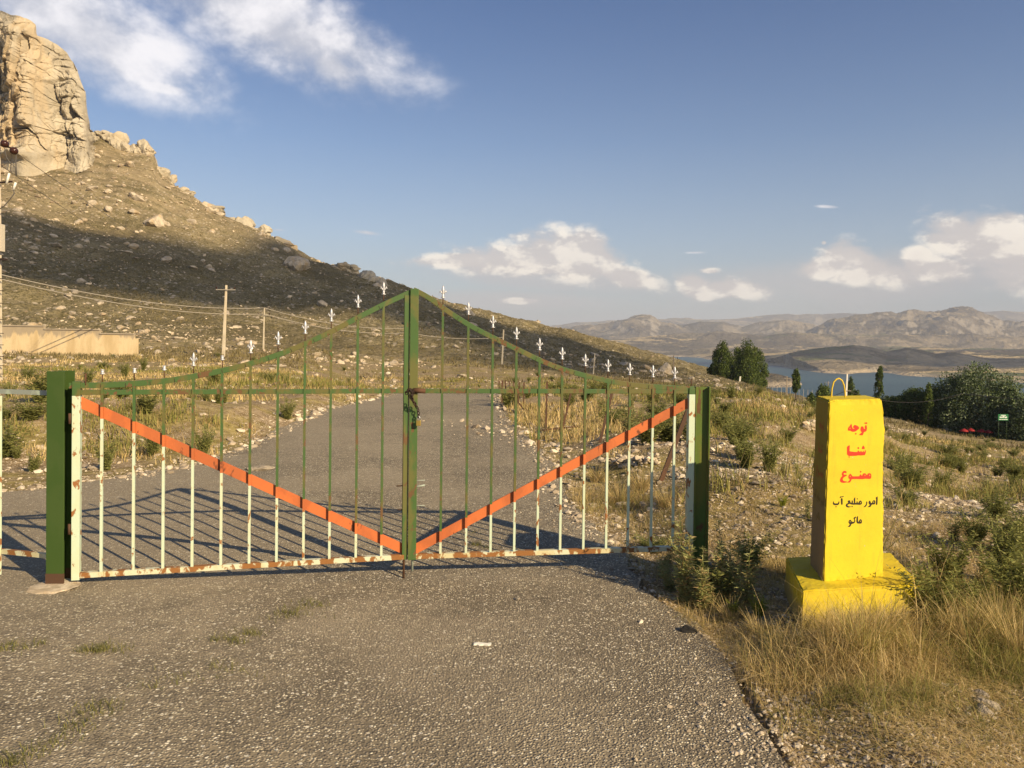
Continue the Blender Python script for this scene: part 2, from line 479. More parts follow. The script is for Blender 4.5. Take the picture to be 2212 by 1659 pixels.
# ------------------------------------------------------------------ ground materials
def mat_ground():
    m, t, b = material('dry_ground')
    P = geo_co(t)
    sep = t.add('ShaderNodeSeparateXYZ', i_0=P)
    dist = t.add('ShaderNodeVectorMath', operation='LENGTH', i_0=P).outputs['Value']
    farf = t.smooth(dist, 45.0, 120.0)
    n1 = t.noise(P, 0.55, 6, 0.6); n2 = t.noise(P, 5.0, 6, 0.65)
    soil = t.mix(t.smooth(n2, 0.35, 0.68), (0.18, 0.125, 0.060), (0.36, 0.265, 0.145))
    straw = t.mix(t.smooth(n2, 0.4, 0.65), (0.20, 0.155, 0.050), (0.38, 0.30, 0.115))
    near = t.mix(t.smooth(n1, 0.42, 0.6), soil, straw)
    # gravel everywhere in the soil
    vc = t.voro(P, 34.0, out='Color'); vd = t.voro(P, 34.0)
    vs = t.add('ShaderNodeSeparateColor', i_0=vc).outputs[0]
    stone = t.mix(vs, (0.22, 0.16, 0.10), (0.62, 0.50, 0.36))
    sm = t.math('MULTIPLY', t.smooth(vs, 0.35, 0.5), t.smooth(vd, 0.55, 0.3))
    near = t.mix(t.math('MULTIPLY', sm, t.smooth(n1, 0.64, 0.44)), near, stone)
    # hillside
    h1 = t.noise(P, 0.045, 7, 0.62); h2 = t.noise(P, 0.45, 7, 0.7); h3 = t.noise(P, 2.2, 4, 0.7)
    hs = t.mix(t.smooth(h1, 0.38, 0.62), (0.205, 0.168, 0.090), (0.33, 0.272, 0.150))
    hs = t.mix(t.math('MULTIPLY', t.smooth(h2, 0.45, 0.62), 0.6), hs, (0.135, 0.110, 0.042))
    hs = t.mix(t.math('MULTIPLY', t.smooth(h3, 0.50, 0.60), 0.70), hs, (0.080, 0.070, 0.030))
    hs = t.mix(t.math('MULTIPLY', t.smooth(h3, 0.44, 0.30), 0.40), hs, (0.46, 0.36, 0.18))
    # scree streaks under the cliff (steeper ground shows bare stone)
    nrm = t.add('ShaderNodeNewGeometry').outputs['True Normal']
    nz = t.add('ShaderNodeSeparateXYZ', i_0=nrm).outputs[2]
    mp = t.add('ShaderNodeMapping'); t.put(mp.inputs[0], P); mp.inputs['Rotation'].default_value = (0, 0, R(38)); mp.inputs['Scale'].default_value = (0.05, 0.35, 0.05)
    sn = t.noise(mp.outputs[0], 1.0, 6, 0.65)
    scr = t.math('MULTIPLY', t.smooth(sep.outputs[2], 14.0, 48.0), t.smooth(sn, 0.36, 0.62))
    hs = t.mix(t.math('MULTIPLY', scr, 0.55), hs, (0.50, 0.385, 0.235))
    vr = t.voro(P, 1.1, out='Color'); vrd = t.voro(P, 1.1)
    vrs = t.add('ShaderNodeSeparateColor', i_0=vr).outputs[0]
    rk = t.math('MULTIPLY', t.smooth(vrs, 0.80, 0.86), t.smooth(vrd, 0.5, 0.3))
    hs = t.mix(t.math('MULTIPLY', rk, t.smooth(h1, 0.35, 0.55)), hs, (0.50, 0.42, 0.31))
    c = t.mix(farf, near, hs)
    # green flats near the trees
    t.put(b.inputs['Base Color'], c)
    b.inputs['Roughness'].default_value = 0.95; b.inputs['Specular IOR Level'].default_value = 0.1
    hgt = t.math('ADD', t.math('MULTIPLY', t.math('MULTIPLY', sm, vs), 0.5), n2)
    bn = t.bump(hgt, 0.7, 0.03)
    bf = t.bump(t.math('ADD', h3, h2), 0.8, 0.9)
    mx = t.add('ShaderNodeMix'); mx.data_type = 'VECTOR'
    t.put(mx.inputs[0], farf); t.put(mx.inputs[4], bn); t.put(mx.inputs[5], bf)
    t.put(b.inputs['Normal'], mx.outputs[1])
    return m
M_GROUND = mat_ground()

def build_ground():
    th = np.concatenate([np.linspace(-180, -52, 50)[:-1], np.linspace(-52, -38, 60)[:-1], np.linspace(-38, 38, 900)[:-1], np.linspace(38, 52, 60)[:-1], np.linspace(52, 180, 50)])
    th = np.radians(th)
    rad = np.concatenate([np.exp(np.linspace(math.log(0.4), math.log(12), 170))[:-1], np.exp(np.linspace(math.log(12), math.log(60), 150))[:-1],
                          np.exp(np.linspace(math.log(60), math.log(320), 330))[:-1], np.exp(np.linspace(math.log(320), math.log(1500), 60))])
    T, Q = np.meshgrid(th, rad, indexing='ij')
    x = Q * np.sin(T); y = Q * np.cos(T)
    z = ground_z(x.ravel(), y.ravel()).reshape(x.shape)
    V = np.stack([x, y, z], -1).reshape(-1, 3)
    nt, nr = T.shape
    i = np.arange(nt - 1)[:, None]; j = np.arange(nr - 1)[None, :]
    a = (i * nr + j); F = np.stack([a, a + 1, a + nr + 1, a + nr], -1).reshape(-1, 4)
    # centre disc
    V = np.vstack([V, [[0, 0, -0.03]]])
    o = np_mesh('ground', V, F[:, ::-1], M_GROUND)
    tag(o, kind='structure')
    return o
build_ground()

# ------------------------------------------------------------------ road
def mat_asphalt():
    m, t, b = material('worn_asphalt')
    P = geo_co(t)
    n1 = t.noise(P, 0.8, 5, 0.6); n2 = t.noise(P, 9.0, 5, 0.7)
    mp = t.add('ShaderNodeMapping'); t.put(mp.inputs[0], P); mp.inputs['Scale'].default_value = (1, 1, 0.0)
    dP = t.add('ShaderNodeVectorMath', operation='ADD', i_0=mp.outputs[0]).outputs[0]
    vc = t.voro(mp.outputs[0], 78.0, out='Color'); vd = t.voro(mp.outputs[0], 78.0)
    sp = t.add('ShaderNodeSeparateColor', i_0=vc)
    base = t.mix(t.smooth(n1, 0.35, 0.65), (0.170, 0.138, 0.088), (0.300, 0.248, 0.160))
    dark = t.mix(t.smooth(n2, 0.3, 0.7), base, (0.135, 0.112, 0.078))
    stc = t.mix(sp.outputs[1], (0.12, 0.098, 0.068), (0.44, 0.365, 0.25))
    brt = t.mix(sp.outputs[2], (0.50, 0.42, 0.27), (0.82, 0.74, 0.54))
    c = t.mix(t.smooth(vd, 0.62, 0.35), dark, stc)
    bm = t.math('MULTIPLY', t.smooth(sp.outputs[0], 0.845, 0.86), t.smooth(vd, 0.60, 0.46))
    c = t.mix(bm, c, brt)
    vc2 = t.voro(mp.outputs[0], 38.0, out='Color'); vd2 = t.voro(mp.outputs[0], 38.0)
    s2 = t.add('ShaderNodeSeparateColor', i_0=vc2)
    bm2 = t.math('MULTIPLY', t.smooth(s2.outputs[0], 0.92, 0.93), t.smooth(vd2, 0.40, 0.30))
    c = t.mix(bm2, c, (0.72, 0.65, 0.50))
    # dusty patches and a repaired strip
    xx = t.add('ShaderNodeSeparateXYZ', i_0=P).outputs[0]
    dust = t.smooth(t.math('SUBTRACT', t.noise(P, 0.42, 5, 0.6, 0.3), t.math('MULTIPLY', xx, 0.035)), 0.46, 0.66)
    patch = t.smooth(t.noise(P, 2.6, 5, 0.65, 0.5), 0.56, 0.66)
    c = t.mix(t.math('MULTIPLY', patch, 0.28), c, (0.085, 0.066, 0.042))
    c = t.mix(t.math('MULTIPLY', dust, 0.45), c, (0.37, 0.305, 0.205))
    t.put(b.inputs['Base Color'], c)
    b.inputs['Roughness'].default_value = 0.85
    b.inputs['Specular IOR Level'].default_value = 0.25
    h = t.math('ADD', t.math('MULTIPLY', t.smooth(vd, 0.7, 0.1), 1.0), t.math('MULTIPLY', n2, 0.7))
    t.put(b.inputs['Normal'], t.bump(h, 0.8, 0.008))
    return m
M_ASPH = mat_asphalt()

def build_road():
    # dense outline with a ragged edge
    pts = []
    n = len(ROAD)
    for i in range(n):
        a = Vector(ROAD[i]); b_ = Vector(ROAD[(i + 1) % n]); L = (b_ - a).length
        k = max(1, int(L / 0.09)) if (min(a.y, b_.y) > 0 and min(a.x, b_.x) > -8.5) else max(1, int(L / 2))
        for q in range(k): pts.append(a.lerp(b_, q / k))
    P2 = []
    N = len(pts)
    for i, p in enumerate(pts):
        tdir = (pts[(i + 1) % N] - pts[i - 1]).normalized(); nn = Vector((tdir.y, -tdir.x))
        w = float(fbm(np.array([p.x * 1.6]), np.array([p.y * 1.6]), 4, 5)[0]) * 0.17
        P2.append(p + nn * w)
    from mathutils.geometry import delaunay_2d_cdt
    N = len(P2)
    gx_, gy_ = np.meshgrid(np.arange(-16, 3.6, 0.4), np.arange(-13.8, 39, 0.4)); gx_ = gx_.ravel(); gy_ = gy_.ravel()
    ok = road_dist(gx_, gy_) < -0.3; extra = [Vector((a_, b_)) for a_, b_ in zip(gx_[ok], gy_[ok])]
    vo, eo, fo, *_ = delaunay_2d_cdt([Vector((p.x, p.y)) for p in P2] + extra, [], [list(range(N))], 1, 1e-4)
    bm = bmesh.new(); bv = [bm.verts.new((v.x, v.y, 0.0)) for v in vo]
    for f in fo:
        try: bm.faces.new([bv[i] for i in f])
        except ValueError: pass
    bm.normal_update()
    for f in bm.faces:
        if f.normal.z < 0: f.normal_flip()
    ret = bmesh.ops.extrude_edge_only(bm, edges=[e for e in bm.edges if e.is_boundary])
    for v in [g for g in ret['geom'] if isinstance(g, bmesh.types.BMVert)]:
        v.co.z = -0.12
    # follow the ground beyond the crest
    for v in bm.verts:
        if v.co.y <= 25.5: v.co.z += float(tilt(v.co.x, v.co.y))
        if v.co.y > 25.5:
            v.co.z += float(ground_z(np.array([v.co.x]), np.array([v.co.y]), False)[0])
    me = bpy.data.meshes.new('road'); bm.to_mesh(me); bm.free()
    me.materials.append(M_ASPH)
    o = bpy.data.objects.new('road', me); col.objects.link(o)
    o.location.z = 0.004
    tag(o, kind='structure')
build_road()

# ------------------------------------------------------------------ water
def build_water():
    m, t, b = material('lake_water')
    P = geo_co(t)
    mp = t.add('ShaderNodeMapping'); t.put(mp.inputs[0], P); mp.inputs['Scale'].default_value = (0.4, 1.0, 1.0)
    n = t.noise(mp.outputs[0], 0.05, 6, 0.7); n2 = t.noise(mp.outputs[0], 0.004, 4, 0.6)
    t.put(b.inputs['Base Color'], t.mix(t.smooth(n2, 0.35, 0.65), (0.022, 0.058, 0.070), (0.034, 0.080, 0.092)))
    b.inputs['Roughness'].default_value = 0.40; b.inputs['Specular IOR Level'].default_value = 0.16
    t.put(b.inputs['Normal'], t.bump(n, 0.6, 6.0))
    mb = MB()
    mb.add([(-2500, 420, -60), (5500, 420, -60), (5500, 5200, -60), (-2500, 5200, -60)], [(0, 1, 2, 3)])
    tag(mb.build('water', m), kind='structure')
build_water()

# ------------------------------------------------------------------ land beyond the lake
def mat_far():
    m, t, b = material('far_land')
    P = geo_co(t)
    sep = t.add('ShaderNodeSeparateXYZ', i_0=P)
    n1 = t.noise(P, 0.0012, 8, 0.6); n2 = t.noise(P, 0.006, 7, 0.65); n3 = t.noise(P, 0.02, 5, 0.7)
    c = t.mix(t.smooth(n1, 0.43, 0.57), (0.105, 0.086, 0.060), (0.27, 0.22, 0.145))
    c = t.mix(t.math('MULTIPLY', t.smooth(n2, 0.48, 0.58), 0.75), c, (0.085, 0.074, 0.048))
    c = t.mix(t.math('MULTIPLY', t.smooth(n3, 0.55, 0.7), 0.5), c, (0.08, 0.075, 0.05))
    # stubble fields in the flats: long pale strips
    mp = t.add('ShaderNodeMapping'); t.put(mp.inputs[0], P); mp.inputs['Scale'].default_value = (0.0012, 0.0045, 0.0); mp.inputs['Rotation'].default_value = (0, 0, R(8))
    vc = t.voro(mp.outputs[0], 2.2, out='Color'); fs = t.add('ShaderNodeSeparateColor', i_0=vc)
    nz = t.add('ShaderNodeSeparateXYZ', i_0=t.add('ShaderNodeNewGeometry').outputs['Normal']).outputs[2]
    flat = t.smooth(nz, 0.972, 0.993)
    fm = t.math('MULTIPLY', t.smooth(fs.outputs[0], 0.62, 0.66), flat)
    c = t.mix(t.math('MULTIPLY', fm, 0.8), c, (0.52, 0.40, 0.21))
    gm = t.math('MULTIPLY', t.smooth(fs.outputs[1], 0.84, 0.86), flat)
    c = t.mix(t.math('MULTIPLY', gm, 0.7), c, (0.09, 0.12, 0.045))
    # pale bathtub ring just above the water
    ring = t.math('MULTIPLY', t.smooth(sep.outputs[2], -52.0, -57.5), 0.85)
    c = t.mix(ring, c, (0.46, 0.37, 0.25))
    # bare pale rock on the steep slopes
    st = t.smooth(nz, 0.93, 0.84)
    c = t.mix(t.math('MULTIPLY', st, t.smooth(n2, 0.42, 0.58)), c, (0.30, 0.26, 0.20))
    t.put(b.inputs['Base Color'], c); b.inputs['Roughness'].default_value = 1.0; b.inputs['Specular IOR Level'].default_value = 0.0
    t.put(b.inputs['Normal'], t.bump(t.math('ADD', n3, n2), 1.0, 22.0))
    return m

def build_far():
    u = np.linspace(900, 3000, 900)
    Y = np.exp(np.linspace(math.log(850), math.log(13000), 620))
    U, YY = np.meshgrid(u, Y, indexing='ij')
    X = YY * (U - CX) / FPX
    H = hor(U)
    shv = np.interp(U, [1200, 1480, 1530, 1600, 1650, 1700, 1740, 1780, 1830, 1900, 1960, 2050, 2130, 2212, 2600], [768, 772, 776, 783, 787, 791, 800, 806, 809, 805, 812, 818, 822, 827, 840])
    wob = fbm(X * 0.004, YY * 0.004, 5, 71) * 0.16
    Ysh = 61.7 * FPX / (shv - H) * (1 + wob * 0.5)
    d = YY - Ysh
    base = np.where(d > 0, -60 + np.minimum(d, 60) * 0.06 + np.maximum(d - 60, 0) * 0.010, -60 + np.maximum(d, -200) * 0.08)
    base = base + np.where(d > 0, np.clip(d / 500, 0, 1) * (fbm(X * 0.0022, YY * 0.0022, 6, 81, 0.55, True) * 22 + 12), 0)
    base += np.clip((YY - 4000) / 4000, 0, 2) * 60
    z = base
    def ridge(us, vs, D, w, amp, sc, seed, wf=None):
        nonlocal z
        v = np.interp(U, us, vs, left=H.max() + 60, right=vs[-1])
        h = 1.7 - (v - H) * D / FPX
        wob = fbm(X * 0.0006, YY * 0.0006, 3, seed + 50) * 0.08
        q = (np.log(YY) - np.log(D) - wob) / np.where(np.log(YY) < np.log(D) + wob, w, w * 0.7 if wf is None else wf)
        prof = np.exp(-np.abs(q) ** 1.7)
        rel = np.maximum(h + 60, 0)
        zz = -60 + rel * prof
        er = fbm(X * sc, YY * sc, 7, seed, 0.55, True)
        zz = zz + er * amp * 1.5 * prof ** 0.6 * np.clip(rel / 120, 0.15, 1.4) * (1 - 0.6 * prof ** 3)
        zz = np.where(YY < Ysh + 40, np.minimum(zz, -60 + (YY - Ysh) * 0.10), zz)
        z = np.maximum(z, zz)
    ridge([1150, 1184, 1244, 1350, 1475, 1608, 1758, 1900, 2142, 2212, 2600], [712, 708, 698, 692, 691, 686, 684, 684, 676, 678, 680], 9800, 0.20, 60, 0.0011, 11)
    ridge([1150, 1180, 1244, 1300, 1350, 1370, 1385, 1404, 1424, 1474, 1560, 1600, 1640, 1700, 1760, 1800, 1900], [740, 722, 712, 706, 694, 684, 682, 685, 698, 708, 702, 712, 704, 701, 712, 726, 740], 6300, 0.17, 55, 0.0018, 12)
    ridge([1700, 1768, 1808, 1860, 1908, 1975, 2025, 2060, 2075, 2100, 2125, 2168, 2212, 2400], [745, 716, 703, 691, 684, 679, 678, 672, 671, 672, 681, 702, 708, 715], 5600, 0.20, 70, 0.0020, 13)
    ridge([1300, 1420, 1500, 1560, 1650, 1720, 1800, 1900, 2000, 2080, 2212], [735, 726, 722, 718, 728, 722, 727, 722, 728, 724, 728], 4300, 0.10, 34, 0.0030, 14)
    ridge([1640, 1652, 1708, 1760, 1800, 1842, 1885, 1915, 1958, 1990, 2022, 2058, 2100, 2150, 2212, 2500], [800, 778, 763, 754, 749, 747, 752, 760, 752, 756, 765, 761, 768, 778, 792, 815], 2150, 0.13, 16, 0.0045, 15, 0.16)
    # low headland in the lake
    vv = np.interp(U, [1560, 1600, 1650, 1680, 1705, 1725, 1742, 1750], [808, 806, 806, 809, 815, 824, 834, 850])
    hp = np.maximum(1.7 - (vv - H) * 1180 / FPX + 62, 0)
    zp = -62 + hp * np.exp(-((YY - 1190) / 75) ** 2) + fbm(X * 0.02, YY * 0.02, 4, 33) * 1.2
    zp = np.where(U > 1500, zp, -70)
    z = np.maximum(z, np.where(np.abs(YY - 1190) < 200, zp, -90))
    V = np.stack([X, YY, z], -1).reshape(-1, 3)
    nt, nr = U.shape
    i = np.arange(nt - 1)[:, None]; j = np.arange(nr - 1)[None, :]
    a = (i * nr + j); F = np.stack([a, a + nr, a + nr + 1, a + 1], -1).reshape(-1, 4)
    keep = V[F[:, 0], 2] > -66
    o = np_mesh('hills', V, F[keep], mat_far())
    tag(o, kind='structure')
build_far()

# ------------------------------------------------------------------ rock
def mat_rock(name, a=(0.33, 0.27, 0.19), b2=(0.52, 0.43, 0.30), stain=(0.48, 0.30, 0.13), sc=0.35, bd=0.5, crack=0.0):
    m, t, b = material(name)
    P = geo_co(t)
    n1 = t.noise(P, sc, 7, 0.65); n2 = t.noise(P, sc * 6, 6, 0.7)
    mp = t.add('ShaderNodeMapping'); t.put(mp.inputs[0], P); mp.inputs['Scale'].default_value = (1, 1, 0.22)
    n3 = t.noise(mp.outputs[0], sc * 0.55, 5, 0.6)
    c = t.mix(t.smooth(n1, 0.35, 0.65), a, b2)
    c = t.mix(t.math('MULTIPLY', t.smooth(n3, 0.50, 0.64), 0.75), c, stain)
    c = t.mix(t.math('MULTIPLY', t.smooth(n2, 0.56, 0.72), 0.45), c, (0.16, 0.135, 0.10))
    t.put(b.inputs['Base Color'], c); b.inputs['Roughness'].default_value = 0.95; b.inputs['Specular IOR Level'].default_value = 0.1
    t.put(b.inputs['Normal'], t.bump(t.math('ADD', n2, n1), 0.8, bd))
    return m
M_CLIFF = mat_rock('cliff_limestone', (0.35, 0.30, 0.215), (0.50, 0.44, 0.33), (0.50, 0.375, 0.22), 0.09, 0.8)
M_BOULDER = mat_rock('grey_boulder', (0.34, 0.285, 0.21), (0.56, 0.47, 0.34), (0.45, 0.33, 0.19), 1.0, 0.15)
M_STONE = mat_rock('pale_stone', (0.40, 0.32, 0.22), (0.70, 0.59, 0.43), (0.50, 0.38, 0.24), 9.0, 0.01)

def build_cliff():
    tu = np.array([-420, -200, 0, 30, 60, 75, 79, 100, 125, 140, 155, 168, 178, 184, 188, 191, 199, 207], float)
    tv = np.array([60, 20, 28, 38, 52, 60, 84, 93, 106, 116, 134, 158, 186, 212, 244, 272, 282, 300], float)
    fu = np.linspace(0, 1, 620); ft = np.linspace(-0.10, 1, 400)
    Uc = -420 + 627 * fu
    top = np.interp(Uc, tu, tv)
    bot = 358 + np.interp(Uc, [-420, 0, 60, 100, 150, 191, 207], [0, 0, 4, 8, 2, 0, 4]) + fbm(Uc * .03, Uc * 0, 4, 49) * 14
    A, B = np.meshgrid(np.arange(len(fu)), ft, indexing='ij')
    U = Uc[A]; tt = B
    v = bot[A] * (1 - tt) + top[A] * tt
    side = np.clip((U - 176) / 31, 0, 1)
    Y = 233 + tt * 12 + side ** 2 * 12 - 5 * np.sin(np.clip(U, -420, 160) * .035)
    X = Y * (U - CX) / FPX
    Z = 1.7 - (v - hor(U)) * Y / FPX
    # bulges, ledges and vertical clefts push the face towards or away from the camera
    def worley(x, y, z, seed):
        ix = np.floor(x); iy = np.floor(y); iz = np.floor(z); bd_ = np.full(x.shape, 9.); b2 = np.full(x.shape, 9.); val = np.zeros(x.shape)
        for a_ in (-1, 0, 1):
            for b_ in (-1, 0, 1):
                for c_ in (-1, 0, 1):
                    jx, jy, jz = ix + a_, iy + b_, iz + c_
                    px = jx + _h(jx, jy, jz, seed); py = jy + _h(jx, jy, jz, seed + 1); pz = jz + _h(jx, jy, jz, seed + 2)
                    d = (px - x) ** 2 + (py - y) ** 2 + (pz - z) ** 2
                    m_ = d < bd_
                    b2 = np.where(m_, bd_, np.minimum(b2, d)); val = np.where(m_, _h(jx, jy, jz, seed + 3) + 0.6 * ((x - px) * (_h(jx, jy, jz, seed + 4) - .5) + (z - pz) * (_h(jx, jy, jz, seed + 5) - .5)), val); bd_ = np.minimum(bd_, d)
        return val, np.sqrt(b2) - np.sqrt(bd_)
    wx = X + fbm(X * .1, Z * .1, 3, 60) * 3; wz = Z + fbm(X * .1 + 9, Z * .1, 3, 61) * 3
    w1, e1 = worley(wx / 11.0, Y / 30.0, wz / 22.0, 90); w2, e2 = worley(wx / 4.2, Y / 30.0, wz / 6.5, 91); w3, e3 = worley(wx / 1.7, Y / 30, wz / 1.5, 92)
    blocks = (w1 - .5) * 4.4 + (w2 - .5) * 1.7 + (w3 - .5) * .7 - np.exp(-(e1 / .035) ** 2) * 1.6 - np.exp(-(e2 / .04) ** 2) * .35
    pil = np.abs(fbm(X * 0.075, Z * 0.018, 4, 41))
    cleft = np.exp(-(pil / 0.035) ** 2) * 5.0
    zq = (Z + fbm(X * .05, Z * .05, 3, 58) * 4 + X * .12) / 6.5; strata = fbm3(X * 0.03, Y * 0.03, Z * 0.16, 4, 42) * 1.6 + (np.abs(zq - np.floor(zq) - .5) < .07) * -.6 + (_h(np.floor(zq), np.floor(zq) * 0, 0, 5) - .5) * 2.4
    blk = fbm3(X * 0.10, Y * 0.1, Z * 0.10, 6, 43, 0.6, True) * 3.4
    big = fbm3(X * 0.028, Y * 0, Z * 0.028, 3, 44) * 8.0
    fade = np.clip(tt * 8, 0.2, 1) * np.clip((1 - tt) * 10, 0.15, 1)
    D = (cleft * .8 - strata * .6 - blk * .30 - blocks + big * .5) * fade
    # overhanging shelf at the foot
    D += -3.0 * np.exp(-((tt - 0.07) / 0.03) ** 2) * (U < 110)
    sgn = 1 - 0.8 * side
    X2 = X - D * 0.35 * side * 1.0
    Y2 = Y + D * sgn
    edge = fbm(U * 0.05, v * 0.05, 4, 45) * 1.5
    X2 = X2 + (edge + blocks * .28) * side
    Z2 = Z + fbm(X * 0.12, Y * 0.12, 4, 46) * 1.6 * np.clip((tt - 0.85) / 0.15, 0, 1)
    V = np.stack([X2, Y2, Z2], -1)
    # cap going back from the rim
    rim = V[:, -1, :]
    caps = []
    for k in range(1, 14):
        q = rim.copy(); q[:, 1] += k * 4.0; q[:, 0] *= 1 + k * 4.0 / 260; q[:, 2] -= 0.06 * k * k + 0.4 * k
        q[:, 2] += fbm(q[:, 0] * 0.1, q[:, 1] * 0.1, 4, 47) * 1.0
        caps.append(q)
    V = np.concatenate([V] + [c[:, None, :] for c in caps], axis=1)
    # side wall running back at the right end
    end = V[-1]
    backs = []
    for k in range(1, 10):
        q = end.copy(); q[:, 1] += k * 6.0; q[:, 0] += -k * 2.0
        q[:, 0] += fbm(q[:, 1] * 0.1, q[:, 2] * 0.1, 3, 48) * 1.5
        backs.append(q)
    V = np.concatenate([V] + [b[None] for b in backs], axis=0)
    nt, nr, _ = V.shape
    i = np.arange(nt - 1)[:, None]; j = np.arange(nr - 1)[None, :]
    a = (i * nr + j); F = np.stack([a, a + nr, a + nr + 1, a + 1], -1).reshape(-1, 4)
    o = np_mesh('cliff', V.reshape(-1, 3), F, M_CLIFF, False)
    tag(o, kind='structure')
build_cliff()

def rock_mesh(name, seed, mat, sub=3, planes=16, flat=0.7, rough=0.06):
    r2 = np.random.default_rng(seed)
    bm = bmesh.new(); bmesh.ops.create_icosphere(bm, subdivisions=sub, radius=1.0)
    co = np.array([v.co[:] for v in bm.verts])
    n = r2.normal(size=(planes, 3)); n /= np.linalg.norm(n, axis=1)[:, None]
    dd = r2.uniform(0.55, 1.0, planes)
    dots = co @ n.T
    rad = np.where(dots > 1e-3, dd[None] / np.maximum(dots, 1e-3), 9).min(axis=1)
    rad = np.minimum(rad, 1.15)
    nn = fbm3(co[:, 0] * 2 + seed, co[:, 1] * 2, co[:, 2] * 2, 3, seed) * rough
    rad = rad * (1 + nn)
    co = co * rad[:, None]; co[:, 2] *= flat
    for v, p in zip(bm.verts, co): v.co = p
    me = bpy.data.meshes.new(name); bm.to_mesh(me); bm.free()
    me.materials.append(mat)
    for p in me.polygons: p.use_smooth = False
    return me
ROCKS = [rock_mesh('boulder', 100 + i, M_BOULDER, 3, 14 + i, 0.62 + 0.04 * (i % 5)) for i in range(10)]

def crag_mesh(name, seed, mat, n=6, rough=0.22):
    """several jointed blocks leaning together as one crag"""
    r2 = np.random.default_rng(seed); bm = bmesh.new()
    for k in range(n):
        t_ = rock_mesh('tmp', seed * 31 + k, mat, 3, 11, 1.0, rough)
        x = r2.uniform(-.62, .62); s3 = np.array([r2.uniform(.32, .58), r2.uniform(.4, .7), r2.uniform(.45, .85)]) * (1.25 if k == 0 else 1)
        if k == 0: x = 0.0
        M = Matrix.Translation((x, r2.uniform(-.35, .2), r2.uniform(-.55, .12) - abs(x) * .35)) @ Euler((r2.uniform(-.3, .3), r2.uniform(-.35, .35), r2.uniform(0, 6))).to_matrix().to_4x4() @ Matrix.Diagonal((*s3, 1))
        t_.transform(M); bm.from_mesh(t_); bpy.data.meshes.remove(t_)
    me = bpy.data.meshes.new(name); bm.to_mesh(me); bm.free(); me.materials.append(mat)
    return me

def put_rock(me, name, loc, s, label, cat, group=None, rz=None, tilt=0.0, flat=1.0):
    o = bpy.data.objects.new(name, me); col.objects.link(o)
    o.location = loc
    s3 = s if isinstance(s, tuple) else (s * random.uniform(.8, 1.25), s * random.uniform(.8, 1.2), s * random.uniform(.75, 1.1) * flat)
    o.scale = s3
    o.rotation_euler = (random.uniform(-tilt, tilt), random.uniform(-tilt, tilt), random.uniform(0, 6.28) if rz is None else rz)
    tag(o, label, cat, group)
    return o

# crags and blocks that stand out on the skyline: (u, v of centre, half width px, half height px, label)
def build_outcrops():
    crags = [(225, 290, 26, 18, 'low pale crag on the ridge just right of the great cliff'),
             (252, 303, 13, 16, 'pointed pale block on the ridge left of the leaning crag'),
             (306, 325, 26, 30, 'tall leaning orange-stained crag on the upper ridge'),
             (282, 330, 18, 18, 'rounded grey block at the left foot of the leaning crag'),
             (350, 372, 22, 16, 'broken ledge just below the leaning crag on the skyline'),
             (398, 412, 18, 9, 'low ledge of pale rock on the steep upper skyline'),
             (455, 447, 22, 11, 'rounded pale knob on the middle of the skyline'),
             (520, 473, 24, 15, 'broad creased outcrop on the middle ridge'),
             (563, 494, 18, 16, 'blocky cleft outcrop with an orange foot on the middle ridge'),
             (607, 520, 26, 14, 'low stepped outcrop at the right end of the sunlit ridge'),
             (632, 531, 12, 11, 'small knob closing the right end of the sunlit ridge'),
             (640, 570, 21, 17, 'large rounded grey boulder in the cloud shade below the ridge'),
             (735, 572, 34, 13, 'long grey outcrop in shade on the lower skyline'),
             (790, 590, 24, 17, 'dark jointed rock mass in shade on the lower skyline'),
             (822, 606, 15, 14, 'twin grey boulder at the right end of the shaded rocks'),
             (330, 477, 17, 15, 'square upright block alone on the mid slope below the cliff'),
             (290, 458, 10, 7, 'flat pale block left of the square upright block'),
             (356, 482, 9, 6, 'small pale block right of the square upright block'),
             (1437, 798, 12, 13, 'dark upright boulder at the far right end of the hillside'),
             (1160, 693, 12, 4, 'flat pale ledge on the lower right skyline of the hill'),
             (1012, 674, 12, 7, 'pale slab with a dark side behind the right leaf of the gate'),
             (123, 352, 9, 8, 'cube-shaped pale block directly under the foot of the cliff')]
    for k, (u, v, a, bb, lab) in enumerate(crags):
        Y = 258.0
        h = hit(u, v + bb * 0.6)
        if h is not None and h.y < 262: Y = h.y
        if k < 11: Y = 258.0
        c = at(u, v + bb * 0.15, Y)
        me = rock_mesh('rock_outcrop', 300 + k, M_BOULDER, 3, 12, 1.0, 0.15) if k in (11, 15, 16, 17, 18, 20, 21) else crag_mesh('rock_outcrop', 300 + k, M_CLIFF, 7 if a > 18 else 5)
        o = bpy.data.objects.new('rock_outcrop', me); col.objects.link(o)
        sx = a * Y / FPX * 1.25; sz = bb * Y / FPX * 1.3
        o.location = (c.x, c.y + sx * 0.3, c.z - sz * 0.12); o.scale = (sx, sx * 1.1, sz)
        o.rotation_euler = (0, R(random.uniform(-8, 8)), 0)
        tag(o, lab, 'rock outcrop')
build_outcrops()

